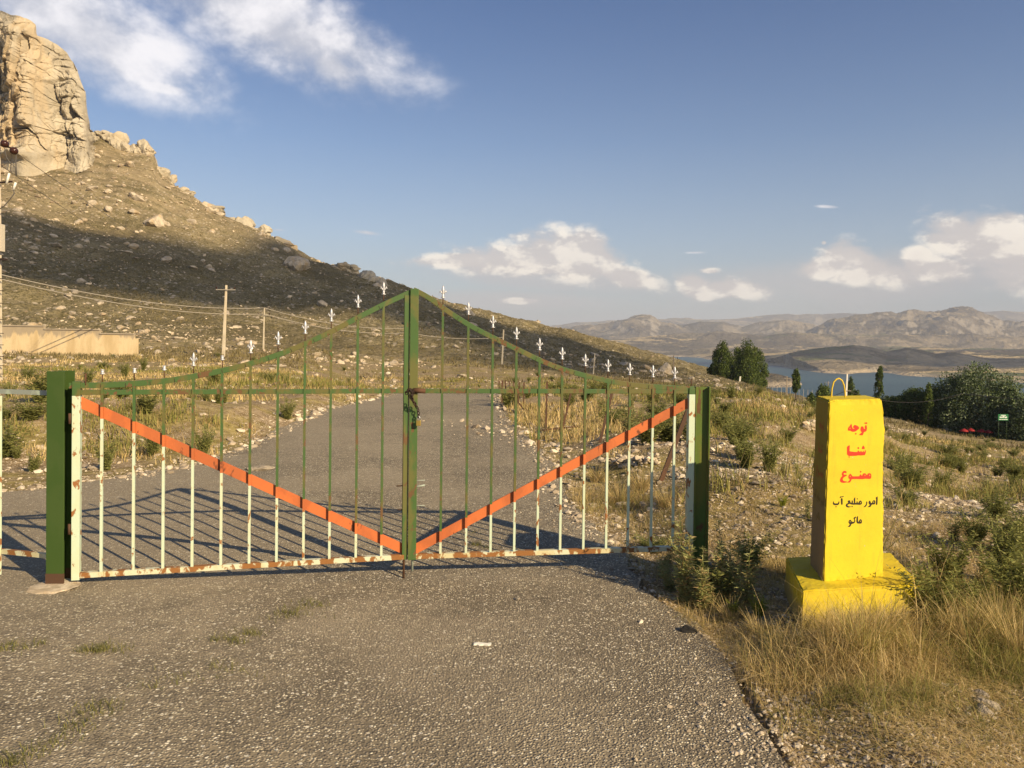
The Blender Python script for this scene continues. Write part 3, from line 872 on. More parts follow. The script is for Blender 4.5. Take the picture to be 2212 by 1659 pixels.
def skyline_blocks():
    r2 = np.random.default_rng(12)
    kinds = [crag_mesh('rock_outcrop', 800 + k, M_CLIFF, 4, .25) for k in range(6)]
    for k in range(46):
        u = r2.uniform(196, 650) if k < 34 else r2.uniform(655, 900)
        v = float(np.interp(u, SKY_U, SKY_V)) + r2.uniform(-1, 9) ; Y = 256.0
        c = at(u, v, Y); sx = r2.uniform(5, 13) * Y / FPX; o = bpy.data.objects.new('rock_outcrop', kinds[k % 6]); col.objects.link(o)
        o.location = (c.x, c.y + sx * .3, c.z); o.scale = (sx * 1.2, sx, sx * r2.uniform(.5, .9)); o.rotation_euler = (0, R(r2.uniform(5, 25)), r2.uniform(0, 6.28))
        lab = 'small jointed rock along the sunlit upper skyline' if k < 34 else 'small jointed rock along the lower skyline behind the gate'
        tag(o, lab, 'rock outcrop', lab.replace('small jointed rock', 'small jointed rocks'))
    for k in range(14):
        u = r2.uniform(194, 335); c = at(u, float(np.interp(u, SKY_U, SKY_V)) + r2.uniform(0, 14), 255.0); sx = r2.uniform(9, 19) * 255 / FPX
        o = bpy.data.objects.new('rock_outcrop', kinds[k % 6]); col.objects.link(o); o.location = c; o.scale = (sx, sx, sx * r2.uniform(.6, 1.0)); o.rotation_euler = (0, R(r2.uniform(0, 20)), r2.uniform(0, 6.28))
        tag(o, 'jointed pale crag in the broken ridge next to the great cliff', 'rock outcrop', 'crags in the broken ridge next to the great cliff')
    for k in range(16):
        u = r2.uniform(-20, 205); h = hit(u, r2.uniform(346, 372))
        if h is None: continue
        sx = r2.uniform(3, 9) * h.y / FPX
        o = bpy.data.objects.new('fallen_block', ROCKS[k % 10]); col.objects.link(o); o.location = (h.x, h.y, h.z + sx * .3); o.scale = (sx * 1.2, sx, sx * .9); o.rotation_euler = (r2.uniform(-.4, .4), r2.uniform(-.4, .4), r2.uniform(0, 6))
        tag(o, 'pale fallen block lying against the foot of the great cliff', 'rock', 'fallen blocks at the foot of the great cliff')
skyline_blocks()

def rubble_mesh(name, pts, sizes, mat, label, seed=1, kinds=8, flat=0.65, kind='stuff', cat='stones'):
    """many small faceted stones as one object"""
    r2 = np.random.default_rng(seed)
    base = []
    for k in range(kinds):
        bm = bmesh.new(); bmesh.ops.create_icosphere(bm, subdivisions=1, radius=1.0)
        co = np.array([v.co[:] for v in bm.verts]); fa = np.array([[v.index for v in f.verts] for f in bm.faces]); bm.free()
        n = r2.normal(size=(9, 3)); n /= np.linalg.norm(n, axis=1)[:, None]; dd = r2.uniform(0.5, 0.95, 9)
        rad = np.minimum(np.where(co @ n.T > 1e-3, dd[None] / np.maximum(co @ n.T, 1e-3), 9).min(axis=1), 1.1)
        co = co * rad[:, None]; co[:, 2] *= flat
        base.append((co, fa))
    N = len(pts); Vs = []; Fs = []; off = 0
    kk = r2.integers(0, kinds, N)
    for k in range(kinds):
        idx = np.nonzero(kk == k)[0]
        if len(idx) == 0: continue
        co, fa = base[k]; n = len(idx)
        th = r2.uniform(0, 6.28, n); sx = sizes[idx] * r2.uniform(.75, 1.3, n); sy = sizes[idx] * r2.uniform(.7, 1.2, n); sz = sizes[idx] * r2.uniform(.6, 1.1, n)
        tl = r2.normal(0, 0.25, n)
        x = co[None, :, 0] * sx[:, None]; y = co[None, :, 1] * sy[:, None]; z = co[None, :, 2] * sz[:, None]
        z2 = z * np.cos(tl)[:, None] + x * np.sin(tl)[:, None]; x2 = x * np.cos(tl)[:, None] - z * np.sin(tl)[:, None]
        X = x2 * np.cos(th)[:, None] - y * np.sin(th)[:, None] + pts[idx, 0][:, None]
        Yy = x2 * np.sin(th)[:, None] + y * np.cos(th)[:, None] + pts[idx, 1][:, None]
        Z = z2 + pts[idx, 2][:, None] + (sizes[idx] * 0.12)[:, None]
        Vs.append(np.stack([X, Yy, Z], -1).reshape(-1, 3))
        F = fa[None] + (np.arange(n) * len(co))[:, None, None] + off
        Fs.append(F.reshape(-1, 3)); off += n * len(co)
    o = np_mesh(name, np.vstack(Vs), np.vstack(Fs), mat, smooth=False)
    tag(o, label, cat, None, kind)
    return o

def island_mat(name, lo, hi, rough=0.9, extra=None, transl=0.0, bump=None):
    m, t, b = material(name)
    r_ = t.add('ShaderNodeNewGeometry').outputs['Random Per Island']
    c = t.mix(r_, lo, hi)
    if extra: 
        r3 = t.math('FRACT', t.math('MULTIPLY', r_, 7.31))
        c = t.mix(t.smooth(r3, 0.70, 0.85), c, extra)
    t.put(b.inputs['Base Color'], c); b.inputs['Roughness'].default_value = rough; b.inputs['Specular IOR Level'].default_value = 0.12
    if bump:
        t.put(b.inputs['Normal'], t.bump(t.noise(geo_co(t), bump, 3, 0.7), 0.5, 0.3 / bump))
    if transl > 0:
        tr = t.add('ShaderNodeBsdfTranslucent'); t.put(tr.inputs[0], c)
        mx = t.add('ShaderNodeMixShader'); mx.inputs[0].default_value = transl
        t.l.new(b.outputs[0], mx.inputs[1]); t.l.new(tr.outputs[0], mx.inputs[2])
        t.l.new(mx.outputs[0], t.n['Material Output'].inputs[0])
    return m
M_GRAVEL = island_mat('gravel_stones', (0.21, 0.165, 0.112), (0.52, 0.43, 0.31), extra=(0.66, 0.57, 0.43), bump=60.0)
M_SCREE = island_mat('scree_stones', (0.36, 0.28, 0.18), (0.66, 0.54, 0.38), extra=(0.26, 0.20, 0.13))

# ---- hillside rocks
def hill_rocks():
    n = 60000
    u = rng.uniform(-60, 1620, n); Y = np.exp(rng.uniform(math.log(48), math.log(262), n))
    x = Y * (u - CX) / FPX; z = ground_z(x, Y)
    clump = fbm(x * 0.05, Y * 0.05, 4, 91)
    hgt = np.clip((z - 4) / 40, 0, 1)
    p = 0.015 + 0.30 * np.clip(clump * 2.6 - .25, 0, 1) + 0.42 * hgt ** .8
    keep = rng.uniform(0, 1, n) < p
    x, Y, z, hgt = x[keep], Y[keep], z[keep], hgt[keep]
    s = 0.13 * (1 - rng.uniform(0, 0.997, len(x))) ** (-0.50) * (0.65 + 0.9 * hgt)
    s = np.minimum(np.clip(s, 0.09, 1.9), np.maximum(0.0085 * Y - 0.2, .2))
    app = s / Y
    order = np.argsort(-app)
    # keep clear of the wall and poles
    big = order[:260]; rest = order[260:]
    for i in big:
        uu = CX + FPX * x[i] / Y[i]
        where = 'high under the cliff' if z[i] > 30 else ('on the upper slope' if z[i] > 16 else ('half way up the slope' if z[i] > 6 else ('low on the slope' if z[i] > 1.5 else 'at the hill foot')))
        side = 'above the wall' if uu < 300 else ('behind the outer left leaf' if uu < 520 else ('behind the inner left leaf' if uu < 880 else ('behind the inner right leaf' if uu < 1200 else 'behind the outer right leaf')))
        sz_ = 'large' if s[i] > 1.1 else ('small' if s[i] < .45 else 'middling')
        lab = sz_ + ' pale boulder ' + where + ' ' + side
        put_rock(ROCKS[int(rng.integers(0, 10))], 'boulder', (x[i], Y[i], z[i] + s[i] * 0.12), float(s[i]), lab, 'boulder', lab.replace('boulder', 'boulders'), tilt=0.4)
    rubble_mesh('scree', np.stack([x[rest], Y[rest], z[rest]], -1), s[rest], M_SCREE, 'small pale stones strewn over the dry hillside', 5)
hill_rocks()

# ---- gravel and rubble on the near ground
def near_gravel():
    n = 150000
    u = rng.uniform(-250, 2500, n); Y = np.exp(rng.uniform(math.log(2.6), math.log(50), n))
    x = Y * (u - CX) / FPX
    rd = road_dist(x, Y)
    cl = fbm(x * 0.45, Y * 0.45, 4, 55)
    p = np.where(rd < 0.0, np.where(rd > -0.30, 0.05, 0.0), 0.15 + 0.75 * np.clip(cl * 2.2 + 0.1, 0, 1))
    p = np.where((rd > 0) & (rd < 0.7), p + 0.15, p) * np.where(Y < 4.6, .55, 1)
    # loose gravel heaps: behind the right post, right edge of the picture, white patch by the road
    def near_px(u_, v_, rx, ry):
        a, b_ = g0(u_, v_); return np.exp(-((x - a) / rx) ** 2 - ((Y - b_) / ry) ** 2)
    heap = near_px(1660, 1090, 1.1, 1.4) + near_px(1600, 1010, 1.3, 1.8) + near_px(2150, 1040, 1.9, 2.2) + near_px(1960, 1090, .6, .7) + near_px(1290, 1090, .35, .9) + near_px(1130, 925, .9, 1.0) + near_px(2000, 1560, .6, .35) + near_px(1000, 905, 2.0, .3) * 0
    p = p * np.where(Y > 12, .5, 1)
    p = p + heap * 1.4
    p = p + np.where((Y > 9) & (rd > -.25) & (rd < .5), .9, 0) + np.where((Y > 14) & (np.abs(Y - 16.5 - .12 * x) < .22) & (rd < 0) & (x > -3), .35, 0)
    keep = rng.uniform(0, 1, n) < p * .9
    x, Y, heap = x[keep], Y[keep], heap[keep]
    z = ground_z(x, Y)
    z = np.where(road_dist(x, Y) < 0, road_z(x, Y), z)
    s = 0.0062 * (1 - rng.uniform(0, 0.998, len(x))) ** (-0.5) * (0.8 + Y * 0.06)
    s = np.clip(s, 0.0035, np.clip(0.0075 * Y - .010, 0.016, 0.13))
    rubble_mesh('gravel', np.stack([x, Y, z], -1), s, M_GRAVEL, 'loose pale gravel and rubble along the road verge', 6)
near_gravel()

def placed_stones():
    L = [(2120, 1508, .045, 'pale stone, highest of the three lying in the dry grass by the bottom right corner'),
         (2133, 1528, .055, 'largest of the three pale stones in the grass by the bottom right corner'),
         (2125, 1545, .045, 'pale stone, lowest of the three in the grass by the bottom right corner'),
         (1345, 1095, .09, 'pale angular rock in dry grass behind the right leaf of the gate'),
         (1788, 885, .30, 'white boulder standing left of the yellow block'),
         (1801, 888, .28, 'tan boulder touching the left side of the yellow block'),
         (1642, 1010, .06, 'pale flat stone on the gravel heap right of the green post'),
         (1632, 1045, .07, 'reddish flat stone on the gravel heap right of the green post'),
         (1600, 1180, .05, 'white stone on gravel between green post and yellow block'),
         (2045, 932, .5, 'grey boulder lying under the big trees'),
         (2185, 938, .35, 'brown boulder at the right edge under the trees'),
         (565, 1020, .16, 'flat pale slab lying on the road behind the orange brace'),
         (985, 752, .5, 'split white boulder on the far bank behind the right leaf'),
         (1000, 815, .35, 'rounded pale boulder at the foot of the cut bank'),
         (765, 768, .45, 'pale boulder with a dark left side seen through the left leaf'),
         (530, 792, .6, 'pale block at the foot of the nearer concrete pole'),
         (600, 792, .5, 'slab of rock right of the nearer concrete pole'),
         (120, 952, .10, 'pale flat stone lying below the side panel'),
         (225, 985, .08, 'pale stone on the bank behind the first white picket')]
    for k, (u, v, s, lab) in enumerate(L):
        h = hit(u, v)
        if h is None: continue
        z = gz(h.x, h.y)
        fl = 0.35 if 'flat' in lab or 'slab' in lab else 1.0
        put_rock(ROCKS[k % 10], 'stone', (h.x, h.y, z + s * 0.35 * fl), s, lab, 'stone', flat=fl)
placed_stones()

# ------------------------------------------------------------------ painted steel
def mat_paint(name, c1, c2, rust=0.5, rough=0.55, sc=14.0, rustc=(0.105, 0.055, 0.024), c2amt=0.6):
    m, t, b = material(name)
    P = geo_co(t)
    mp = t.add('ShaderNodeMapping'); t.put(mp.inputs[0], P); mp.inputs['Scale'].default_value = (1, 1, 0.55)
    n1 = t.noise(mp.outputs[0], sc, 7, 0.62, 0.3); n2 = t.noise(mp.outputs[0], sc * 0.42, 6, 0.6, 0.4); n3 = t.noise(P, sc * 7, 4, 0.6)
    c = t.mix(t.math('MULTIPLY', t.smooth(n2, 0.46, 0.60), c2amt), c1, c2)
    c = t.mix(t.math('MULTIPLY', n3, 0.25), c, (c1[0] * .55, c1[1] * .55, c1[2] * .55))
    th = 0.74 - 0.24 * rust
    rf = t.smooth(n1, th, th + 0.05)
    rc = t.mix(n3, rustc, (rustc[0] * 1.5, rustc[1] * 1.6, rustc[2] * 1.6))
    c = t.mix(rf, c, rc)
    t.put(b.inputs['Base Color'], c)
    t.put(b.inputs['Roughness'], t.math('ADD', t.math('MULTIPLY', rf, 0.3), rough))
    b.inputs['Specular IOR Level'].default_value = 0.3
    t.put(b.inputs['Normal'], t.bump(t.math('SUBTRACT', n3, rf), 0.25, 0.002))
    return m
M_POST = mat_paint('dark_green_paint', (0.046, 0.085, 0.018), (0.058, 0.094, 0.024), 0.06, 0.4)
M_POST2 = mat_paint('worn_green_paint', (0.110, 0.160, 0.030), (0.20, 0.17, 0.030), 0.75, 0.5, 9.0)
M_GREEN = mat_paint('gate_green_paint', (0.060, 0.115, 0.032), (0.145, 0.115, 0.034), 0.72, 0.5, 16.0, c2amt=0.85)
M_CENTRE = mat_paint('stile_green_paint', (0.062, 0.120, 0.032), (0.15, 0.13, 0.038), 0.62, 0.5, 10.0, c2amt=0.8)
M_WHITE = mat_paint('mint_white_paint', (0.52, 0.61, 0.45), (0.56, 0.57, 0.36), 0.74, 0.6, 17.0, (0.22, 0.09, 0.03))
M_RAILW = mat_paint('rusty_white_paint', (0.60, 0.60, 0.42), (0.52, 0.42, 0.18), 1.12, 0.5, 11.0, (0.20, 0.085, 0.025))
M_ORANGE = mat_paint('orange_paint', (0.56, 0.150, 0.042), (0.33, 0.095, 0.035), 0.62, 0.6, 9.0, (0.14, 0.045, 0.02))
M_RUST = mat_paint('brown_rust', (0.085, 0.045, 0.025), (0.13, 0.06, 0.03), 0.5, 0.8, 14.0)
M_DARK = mat_paint('dark_rusty_iron', (0.030, 0.018, 0.014), (0.06, 0.03, 0.018), 0.5, 0.7, 30.0)
def simple(name, c, rough=0.6, metal=0.0, var=0.12, sc=20.0):
    m, t, b = material(name)
    n = t.noise(geo_co(t), sc, 5, 0.6)
    t.put(b.inputs['Base Color'], t.mix(t.smooth(n, 0.3, 0.7), tuple(x * (1 - var) for x in c), tuple(min(1, x * (1 + var)) for x in c)))
    b.inputs['Roughness'].default_value = rough; b.inputs['Metallic'].default_value = metal
    t.put(b.inputs['Normal'], t.bump(n, 0.2, 0.002))
    return m
M_SILVER = simple('silver_paint', (0.52, 0.52, 0.53), 0.42, 0.35)
M_BRASS = simple('brass', (0.42, 0.30, 0.08), 0.4, 0.7)
M_STEEL = simple('bright_steel', (0.7, 0.7, 0.68), 0.25, 0.9)
M_GALV = mat_paint('galvanised_grey', (0.30, 0.33, 0.28), (0.50, 0.60, 0.45), 0.15, 0.5, 20.0)
M_CONC = mat_rock('pole_concrete', (0.50, 0.43, 0.31), (0.62, 0.54, 0.40), (0.55, 0.45, 0.30), 1.2, 0.01)

# ------------------------------------------------------------------ the gate
GL = Vector((-2.99, 5.20)); GC = Vector((-0.765, 5.76)); GR = Vector((1.455, 6.10))
class Leaf:
    """vertical plane through two plan points; px() lifts an image point onto it"""
    def __init__(s, a, b):
        s.a = a; s.d = (b - a).normalized(); s.D = Vector((s.d.x, s.d.y, 0)); s.N = Vector((s.d.y, -s.d.x, 0))   # N faces the camera
        s.L = (b - a).length
    def px(s, u, v, off=0.0):
        d = ray(u, v); n = s.N; o = Vector((s.a.x, s.a.y, 0)) + n * off
        k = (o - CAM).dot(n) / d.dot(n)
        return CAM + d * k
    def P(s, q, z, off=0.0): return Vector((s.a.x + s.d.x * q, s.a.y + s.d.y * q, z)) + s.N * off
    def sz(s, p): return ((Vector((p.x, p.y)) - s.a).dot(s.d), p.z)
LL = Leaf(GL, GC); LR = Leaf(GC, GR)
ZB = LL.px(520, 1222).z; ZM = LL.px(520, 846).z

def finial_parts(root_part, base, broken=False):
    """cast fleur-de-lis spear; base is where it sits on its rod"""
    m = MB()
    s = 0.105
    m.tube([base + Vector((0, 0, -0.050)), base], 0.0045, 6, 1)
    if broken:
        m.lathe([(0.0, -.004), (0.011, 0.0), (0.016, .006), (0.010, .011), (0.013, .016), (0.013, .022), (0.009, .025), (0.014, .030), (0.014, .036), (0.0, .038)], base, 10)
        m.tube([base + Vector((-.018, 0, .008)), base + Vector((0, 0, .004)), base + Vector((.018, 0, .008))], [.003, .005, .003], 6)
    else:
        m.lathe([(0.0, -.004), (0.010, 0.0), (0.015, .005), (0.008, .010), (0.011, .016), (0.011, .022), (0.008, .026), (0.009, .034), (0.0085, .045),
                 (0.0115, .058), (0.0120, .070), (0.0085, .088), (0.0045, .100), (0.0, .106)], base, 10)
        for sg in (-1, 1):
            m.tube([base + Vector((sg * x, 0, z)) for x, z in ((.006, .034), (.012, .044), (.018, .054), (.024, .057), (.029, .052), (.031, .045))], [.005, .006, .0062, .0055, .004, .0015], 6)
            m.tube([base + Vector((sg * x, 0, z)) for x, z in ((.023, .056), (.024, .064), (.022, .071))], [.0045, .003, .0006], 6)
            m.tube([base + Vector((sg * x, 0, z)) for x, z in ((.004, .004), (.013, .003), (.020, .008))], [.005, .004, .0012], 6)
    m.v = [((x - base.x) * .84 + base.x, (y - base.y) * .84 + base.y, (z - base.z) * (.92 if z > base.z else 1.0) + base.z) for x, y, z in m.v]
    return m.build('finial', [M_SILVER, M_RUST], root_part)

def build_leaf(name, leaf, top_px, bars, broken, label, hinge_left):
    q0 = 0.0; q1 = leaf.L
    root = empty(name, leaf.P(q0 if hinge_left else q1, 0.0)); tag(root, label, 'gate')
    N = leaf.N
    # horizontal rails
    m = MB(); m.beam(leaf.P(0.035, ZM), leaf.P(q1 - 0.03, ZM), 0.034, 0.03, N); m.build('middle_rail', M_GREEN, root, 0.002)
    m = MB(); m.beam(leaf.P(0.03, ZB), leaf.P(q1 - 0.03, ZB), 0.036, 0.046, N); m.build('bottom_rail', M_RAILW, root, 0.002)
    # curved top rail: short welded lengths
    pts = [leaf.sz(leaf.px(u, v)) for u, v in top_px]
    qs = np.array([p[0] for p in pts]); zs = np.array([p[1] for p in pts])
    m = MB(); n = 60
    qq = np.linspace(qs.min(), qs.max(), n); o = np.argsort(qs); zz = np.interp(qq, qs[o], zs[o])
    ker = np.array([1, 2, 3, 2, 1.]); ker /= ker.sum()
    zz[2:-2] = np.convolve(zz, ker, 'valid')
    vs = []
    for i in range(n):
        a = max(i - 1, 0); b_ = min(i + 1, n - 1)
        tx, tz = qq[b_] - qq[a], zz[b_] - zz[a]; l = math.hypot(tx, tz); nx, nz = -tz / l, tx / l
        for w, dd in ((-1, -1), (1, -1), (1, 1), (-1, 1)):
            vs.append(leaf.P(qq[i] + nx * 0.019 * w, zz[i] + nz * 0.019 * w, 0.0 + dd * 0.016))
    fs = [(0, 1, 2, 3), tuple((n - 1) * 4 + k for k in (3, 2, 1, 0))]
    for i in range(n - 1):
        for k in range(4): fs.append((i * 4 + k, (i + 1) * 4 + k, (i + 1) * 4 + (k + 1) % 4, i * 4 + (k + 1) % 4))
    m.add(vs, fs)
    m.build('arched_top_rail', M_GREEN, root, 0.0015)
    # saw cuts across the curved rail where it was bent
    m = MB()
    for i in range(5, n - 4, 4):
        if hinge_left or True:
            tx, tz = qq[i + 1] - qq[i - 1], zz[i + 1] - zz[i - 1]; l = math.hypot(tx, tz); nx, nz = -tz / l, tx / l
            a = leaf.P(qq[i] - nx * .018, zz[i] - nz * .018, .0165); b_ = leaf.P(qq[i] + nx * .008, zz[i] + nz * .008, .0165)
            m.beam(a, b_, 0.0035, 0.002, N)
    m.build('weld_seams', M_DARK, root)
    topz = lambda q: float(np.interp(q, qq, zz))
    # diagonal brace
    if hinge_left: a = leaf.px(168, 866, -0.012); b_ = leaf.px(878, 1189, -0.012)
    else: a = leaf.px(893, 1188, -0.012); b_ = leaf.px(1494, 866, -0.012)
    m = MB(); m.beam(a, b_, 0.072, 0.012, N); m.build('diagonal_brace', M_ORANGE, root, 0.001)
    sa, sb = leaf.sz(a), leaf.sz(b_)
    slope = (sb[1] - sa[1]) / (sb[0] - sa[0]); half = 0.072 / 2 * math.hypot(1, slope)
    # pickets
    for k, (u, v) in enumerate(bars):
        q = leaf.sz(leaf.px(u, v))[0]
        zd = sa[1] + slope * (q - sa[0])
        z_lo = ZB + 0.018; z_hi = topz(q) - 0.015
        m = MB(); c = 0.0175; off = 0.014
        segs = [(z_lo, max(z_lo, zd - half), 2), (max(z_lo, zd - half), min(zd + half, ZM - 0.03), 1), (min(zd + half, ZM - 0.03), z_hi, 0)]
        for za, zb_, mi in segs:
            if zb_ - za > 0.004: m.beam(leaf.P(q, za, off), leaf.P(q, zb_, off), c, c, N, mi)
        pk = m.build('picket', [M_GREEN, M_ORANGE, M_WHITE], root)
        zt = topz(q) + 0.028
        f = finial_parts(pk, leaf.P(q, zt + 0.045, off * 0.5), k in broken)
        if k in broken: f['label'] = 'broken silver finial reduced to its collar'
    return root, topz

top_left = [(150, 833), (222, 832), (290, 829), (360, 823), (420, 813), (480, 801), (540, 786), (600, 767), (660, 743), (717, 716), (775, 685), (830, 657), (887, 631)]
top_right = [(893, 626), (925, 641), (958, 667), (1017, 705), (1070, 732), (1120, 756), (1165, 778), (1212, 797), (1262, 811), (1312, 823), (1360, 831), (1410, 835), (1460, 838), (1498, 839)]
bars_l = [(221, 1000), (290, 1000), (354, 1000), (417, 1000), (479, 1000), (540, 1000), (599, 1000), (657, 1000), (713, 1000), (770, 1000), (825, 1000)]
bars_r = [(953, 1000), (1008, 1000), (1061, 1000), (1112, 1000), (1162, 1000), (1211, 1000), (1261, 1000), (1310, 1000), (1357, 1000), (1407, 1000), (1454, 1000)]
leafL, topL = build_leaf('gate_leaf', LL, top_left, bars_l, (0, 1, 2, 4), 'left leaf of the green and white gate, with four broken finials and a falling brace', True)
leafR, topR = build_leaf('gate_leaf', LR, top_right, bars_r, (), 'right leaf of the green and white gate, its finials whole and its brace rising', False)

# stiles and bolts
m = MB(); m.beam(LL.P(0.045, ZB - .03), LL.P(0.045, ZM - 0.022), 0.05, 0.05, LL.N); m.build('hinge_stile', M_WHITE, leafL, 0.002)
m = MB(); m.beam(LL.P(0.045, ZM - .022), LL.P(0.045, ZM + 0.075), 0.05, 0.05, LL.N); m.build('stile_head', M_GREEN, leafL, 0.002)
m = MB(); m.tube([LL.P(0.10, ZM + .05, .012), LL.P(0.10, ZM + .13, .012)], 0.006, 6); m.build('rod_stub', M_RUST, leafL)
m = MB(); m.beam(LL.P(LL.L - 0.025, ZB - 0.02), LL.P(LL.L - 0.025, topL(LL.L - .03) - 0.01), 0.04, 0.04, LL.N); m.build('meeting_stile', M_CENTRE, leafL, 0.002)
m = MB(); m.beam(LR.P(0.03, ZB - 0.02, .012), LR.P(0.03, 2.075, .012), 0.062, 0.05, LR.N); m.build('meeting_stile', M_CENTRE, leafR, 0.003)
m = MB(); m.beam(LR.P(LR.L - 0.03, ZB - .03), LR.P(LR.L - 0.03, ZM - 0.022), 0.05, 0.05, LR.N); m.build('hinge_stile', M_WHITE, leafR, 0.002)
m = MB(); m.beam(LR.P(LR.L - 0.03, ZM - .022), LR.P(LR.L - 0.03, ZM + 0.03), 0.05, 0.05, LR.N); m.build('stile_head', M_GREEN, leafR, 0.002)
m = MB(); m.tube([LR.P(LR.L - 0.03, ZM + .03, .0), LR.P(LR.L - 0.03, ZM + .10, .0)], 0.005, 6); m.build('rod_stub', M_RUST, leafR)
bt = LL.P(LL.L - 0.030, 0.0, .0)
m = MB(); m.tube([bt + Vector((0, 0, -0.13)), bt + Vector((0, 0, 0.62))], 0.009, 8)
m.tube([bt + Vector((0, 0, 0.60)), bt + LL.D * -0.06 + Vector((0, 0, 0.60))], 0.005, 6); m.tube([bt + Vector((0, 0, 0.42)), bt + LL.D * -0.05 + Vector((0, 0, 0.42))], 0.005, 6); m.build('drop_bolt', M_RUST, leafL)
bt = LR.P(0.035, 0.0, -.035)
m = MB(); m.tube([bt + Vector((0, 0, -0.055)), bt + Vector((0, 0, 0.60))], 0.009, 8)
m.tube([bt + Vector((0, 0, 0.58)), bt + LR.D * 0.09 + Vector((0, 0, 0.595))], 0.0075, 6)
m.tube([bt + Vector((0, 0, 0.63)), bt + LR.D * 0.09 + Vector((0, 0, 0.632))], 0.004, 6); m.tube([bt + Vector((0, 0, 0.44)), bt + LR.D * 0.09 + Vector((0, 0, 0.44))], 0.004, 6)
m.build('drop_bolt', M_GALV, leafR)
m = MB(); m.tube([LR.px(893, 843, .05), LR.px(919, 845, .05)], 0.018, 12); m.build('latch_tube', M_RUST, leafR)
for hz in (0.35, 1.1):
    m = MB(); m.tube([LR.P(LR.L + 0.005, hz, .012), LR.P(LR.L + 0.005, hz + 0.07, .012)], 0.010, 8); m.build('hinge', M_RUST, leafR)
    m = MB(); m.tube([LL.P(0.005, hz, .012), LL.P(0.005, hz + 0.07, .012)], 0.010, 8); m.build('hinge', M_RUST, leafL)

# chain and padlock
def link(m, a, b, r, rad, twist):
    a = Vector(a); b = Vector(b); c = (a + b) / 2; l = (b - a).normalized()
    s_ = l.cross(Vector((0, 1, 0))).normalized(); w = l.cross(s_)
    s2 = s_ * math.cos(twist) + w * math.sin(twist)
    h = (b - a).length / 2 + rad * 0.6
    pts = [c + l * (math.cos(th) * h) + s2 * (math.sin(th) * r) for th in np.linspace(0, 2 * PI, 15)[:-1]]
    m.tube(pts, rad, 6, closed=True)
def chain():
    m = MB()
    path = [LR.px(u, v, o) for u, v, o in ((878, 852, .10), (880, 842, .115), (887, 840, .12), (893, 846, .12), (890, 857, .12), (884, 853, .11), (887, 858, .10), (893, 867, .09), (898, 876, .085), (903, 884, .08), (904, 893, .078), (904, 902, .078))]
    L = [0]
    for i in range(1, len(path)): L.append(L[-1] + (path[i] - path[i - 1]).length)
    n = int(L[-1] / 0.021)
    P = [Vector([np.interp(k * L[-1] / n, L, [p[c] for p in path]) for c in range(3)]) for k in range(n + 1)]
    for k in range(n): link(m, P[k], P[k + 1], 0.0095, 0.0036, (k % 2) * PI / 2 + 0.5)
    path2 = [LR.px(u, v, o) for u, v, o in ((876, 848, .105), (884, 842, .125), (891, 851, .125), (889, 862, .115), (895, 870, .105), (901, 879, .095))]
    L = [0]
    for i in range(1, len(path2)): L.append(L[-1] + (path2[i] - path2[i - 1]).length)
    n = int(L[-1] / 0.021)
    P = [Vector([np.interp(k * L[-1] / n, L, [p[c] for p in path2]) for c in range(3)]) for k in range(n + 1)]
    for k in range(n): link(m, P[k], P[k + 1], 0.0095, 0.0036, (k % 2) * PI / 2 + 1.1)
    o = m.build('chain', M_DARK); tag(o, 'dark rusty chain looped round the middle rail where the two gate leaves meet', 'chain')
    c = LR.px(904, 914, .078)
    r_ = empty('padlock', c - Vector((0, 0, .028))); tag(r_, 'small brass padlock hanging from the chain on the gate', 'padlock')
    m = MB(); m.box(c, 0.034, 0.016, 0.040); m.build('body', M_BRASS, r_, 0.003)
    m = MB(); t0 = c + Vector((0, 0, .018))
    m.tube([t0 + Vector((.011 * math.cos(a), 0, .022 + .011 * math.sin(a))) if 0 <= a <= PI else None for a in np.linspace(0, PI, 9)], 0.003, 6) if False else None
    pts = [t0 + Vector((.011, 0, 0))] + [t0 + Vector((.011 * math.cos(a), 0, .020 + .011 * math.sin(a))) for a in np.linspace(0, PI, 9)] + [t0 + Vector((-.011, 0, 0))]
    m.tube(pts, 0.003, 6); m.build('shackle', M_STEEL, r_)
chain()

# posts
def ibeam(name, c, h, wf, dep, ang, mat, label, foot=True):
    root = empty(name, (c[0], c[1], 0)); tag(root, label, 'gate post')
    M = Matrix.Rotation(ang, 3, 'Z'); m = MB(); tf = 0.010; c = Vector((c[0], c[1], 0))
    zb = -0.25
    for sg in (-1, 1):
        m.box(c + M @ Vector((0, sg * (dep / 2 - tf / 2), (h + zb) / 2)), wf, tf, h - zb, M)
    m.box(c + M @ Vector((0, 0, (h - 0.003 + zb) / 2)), 0.008, dep - 2 * tf - 0.004, h - zb - 0.004, M)
    m.build('beam', mat, root, 0.002)
    if foot:
        m = MB()
        for sg in (-1, 1):
            m.box(c + M @ Vector((0, sg * (dep / 2 - tf / 2), 0.045)), wf + 0.004, tf + 0.004, 0.09, M)
        m.build('rusty_foot', M_RUST, root)
    return root
pl = Vector((GL.x, GL.y)) - LL.d * 0.075
lp_root = ibeam('gate_post', (pl.x - .005, pl.y + 0.05), 1.455, 0.115, 0.14, R(2), M_POST, 'dark green steel post on the left of the gate, standing in a broken concrete footing')
prp = Vector((GR.x, GR.y)) + LR.d * 0.062
ibeam('gate_post', (prp.x, prp.y), 1.35, 0.085, 0.115, R(86), M_POST2, 'rust-spotted green steel post on the right of the gate with weeds at its foot', False)
# broken footing
mft = rock_mesh('concrete_footing', 77, M_STONE, 3, 12, 0.5, 0.2)
o = bpy.data.objects.new('concrete_footing', mft); col.objects.link(o); o.parent = lp_root; o.location = (0.02, -0.05, 0.0); o.scale = (0.17, 0.15, 0.05)

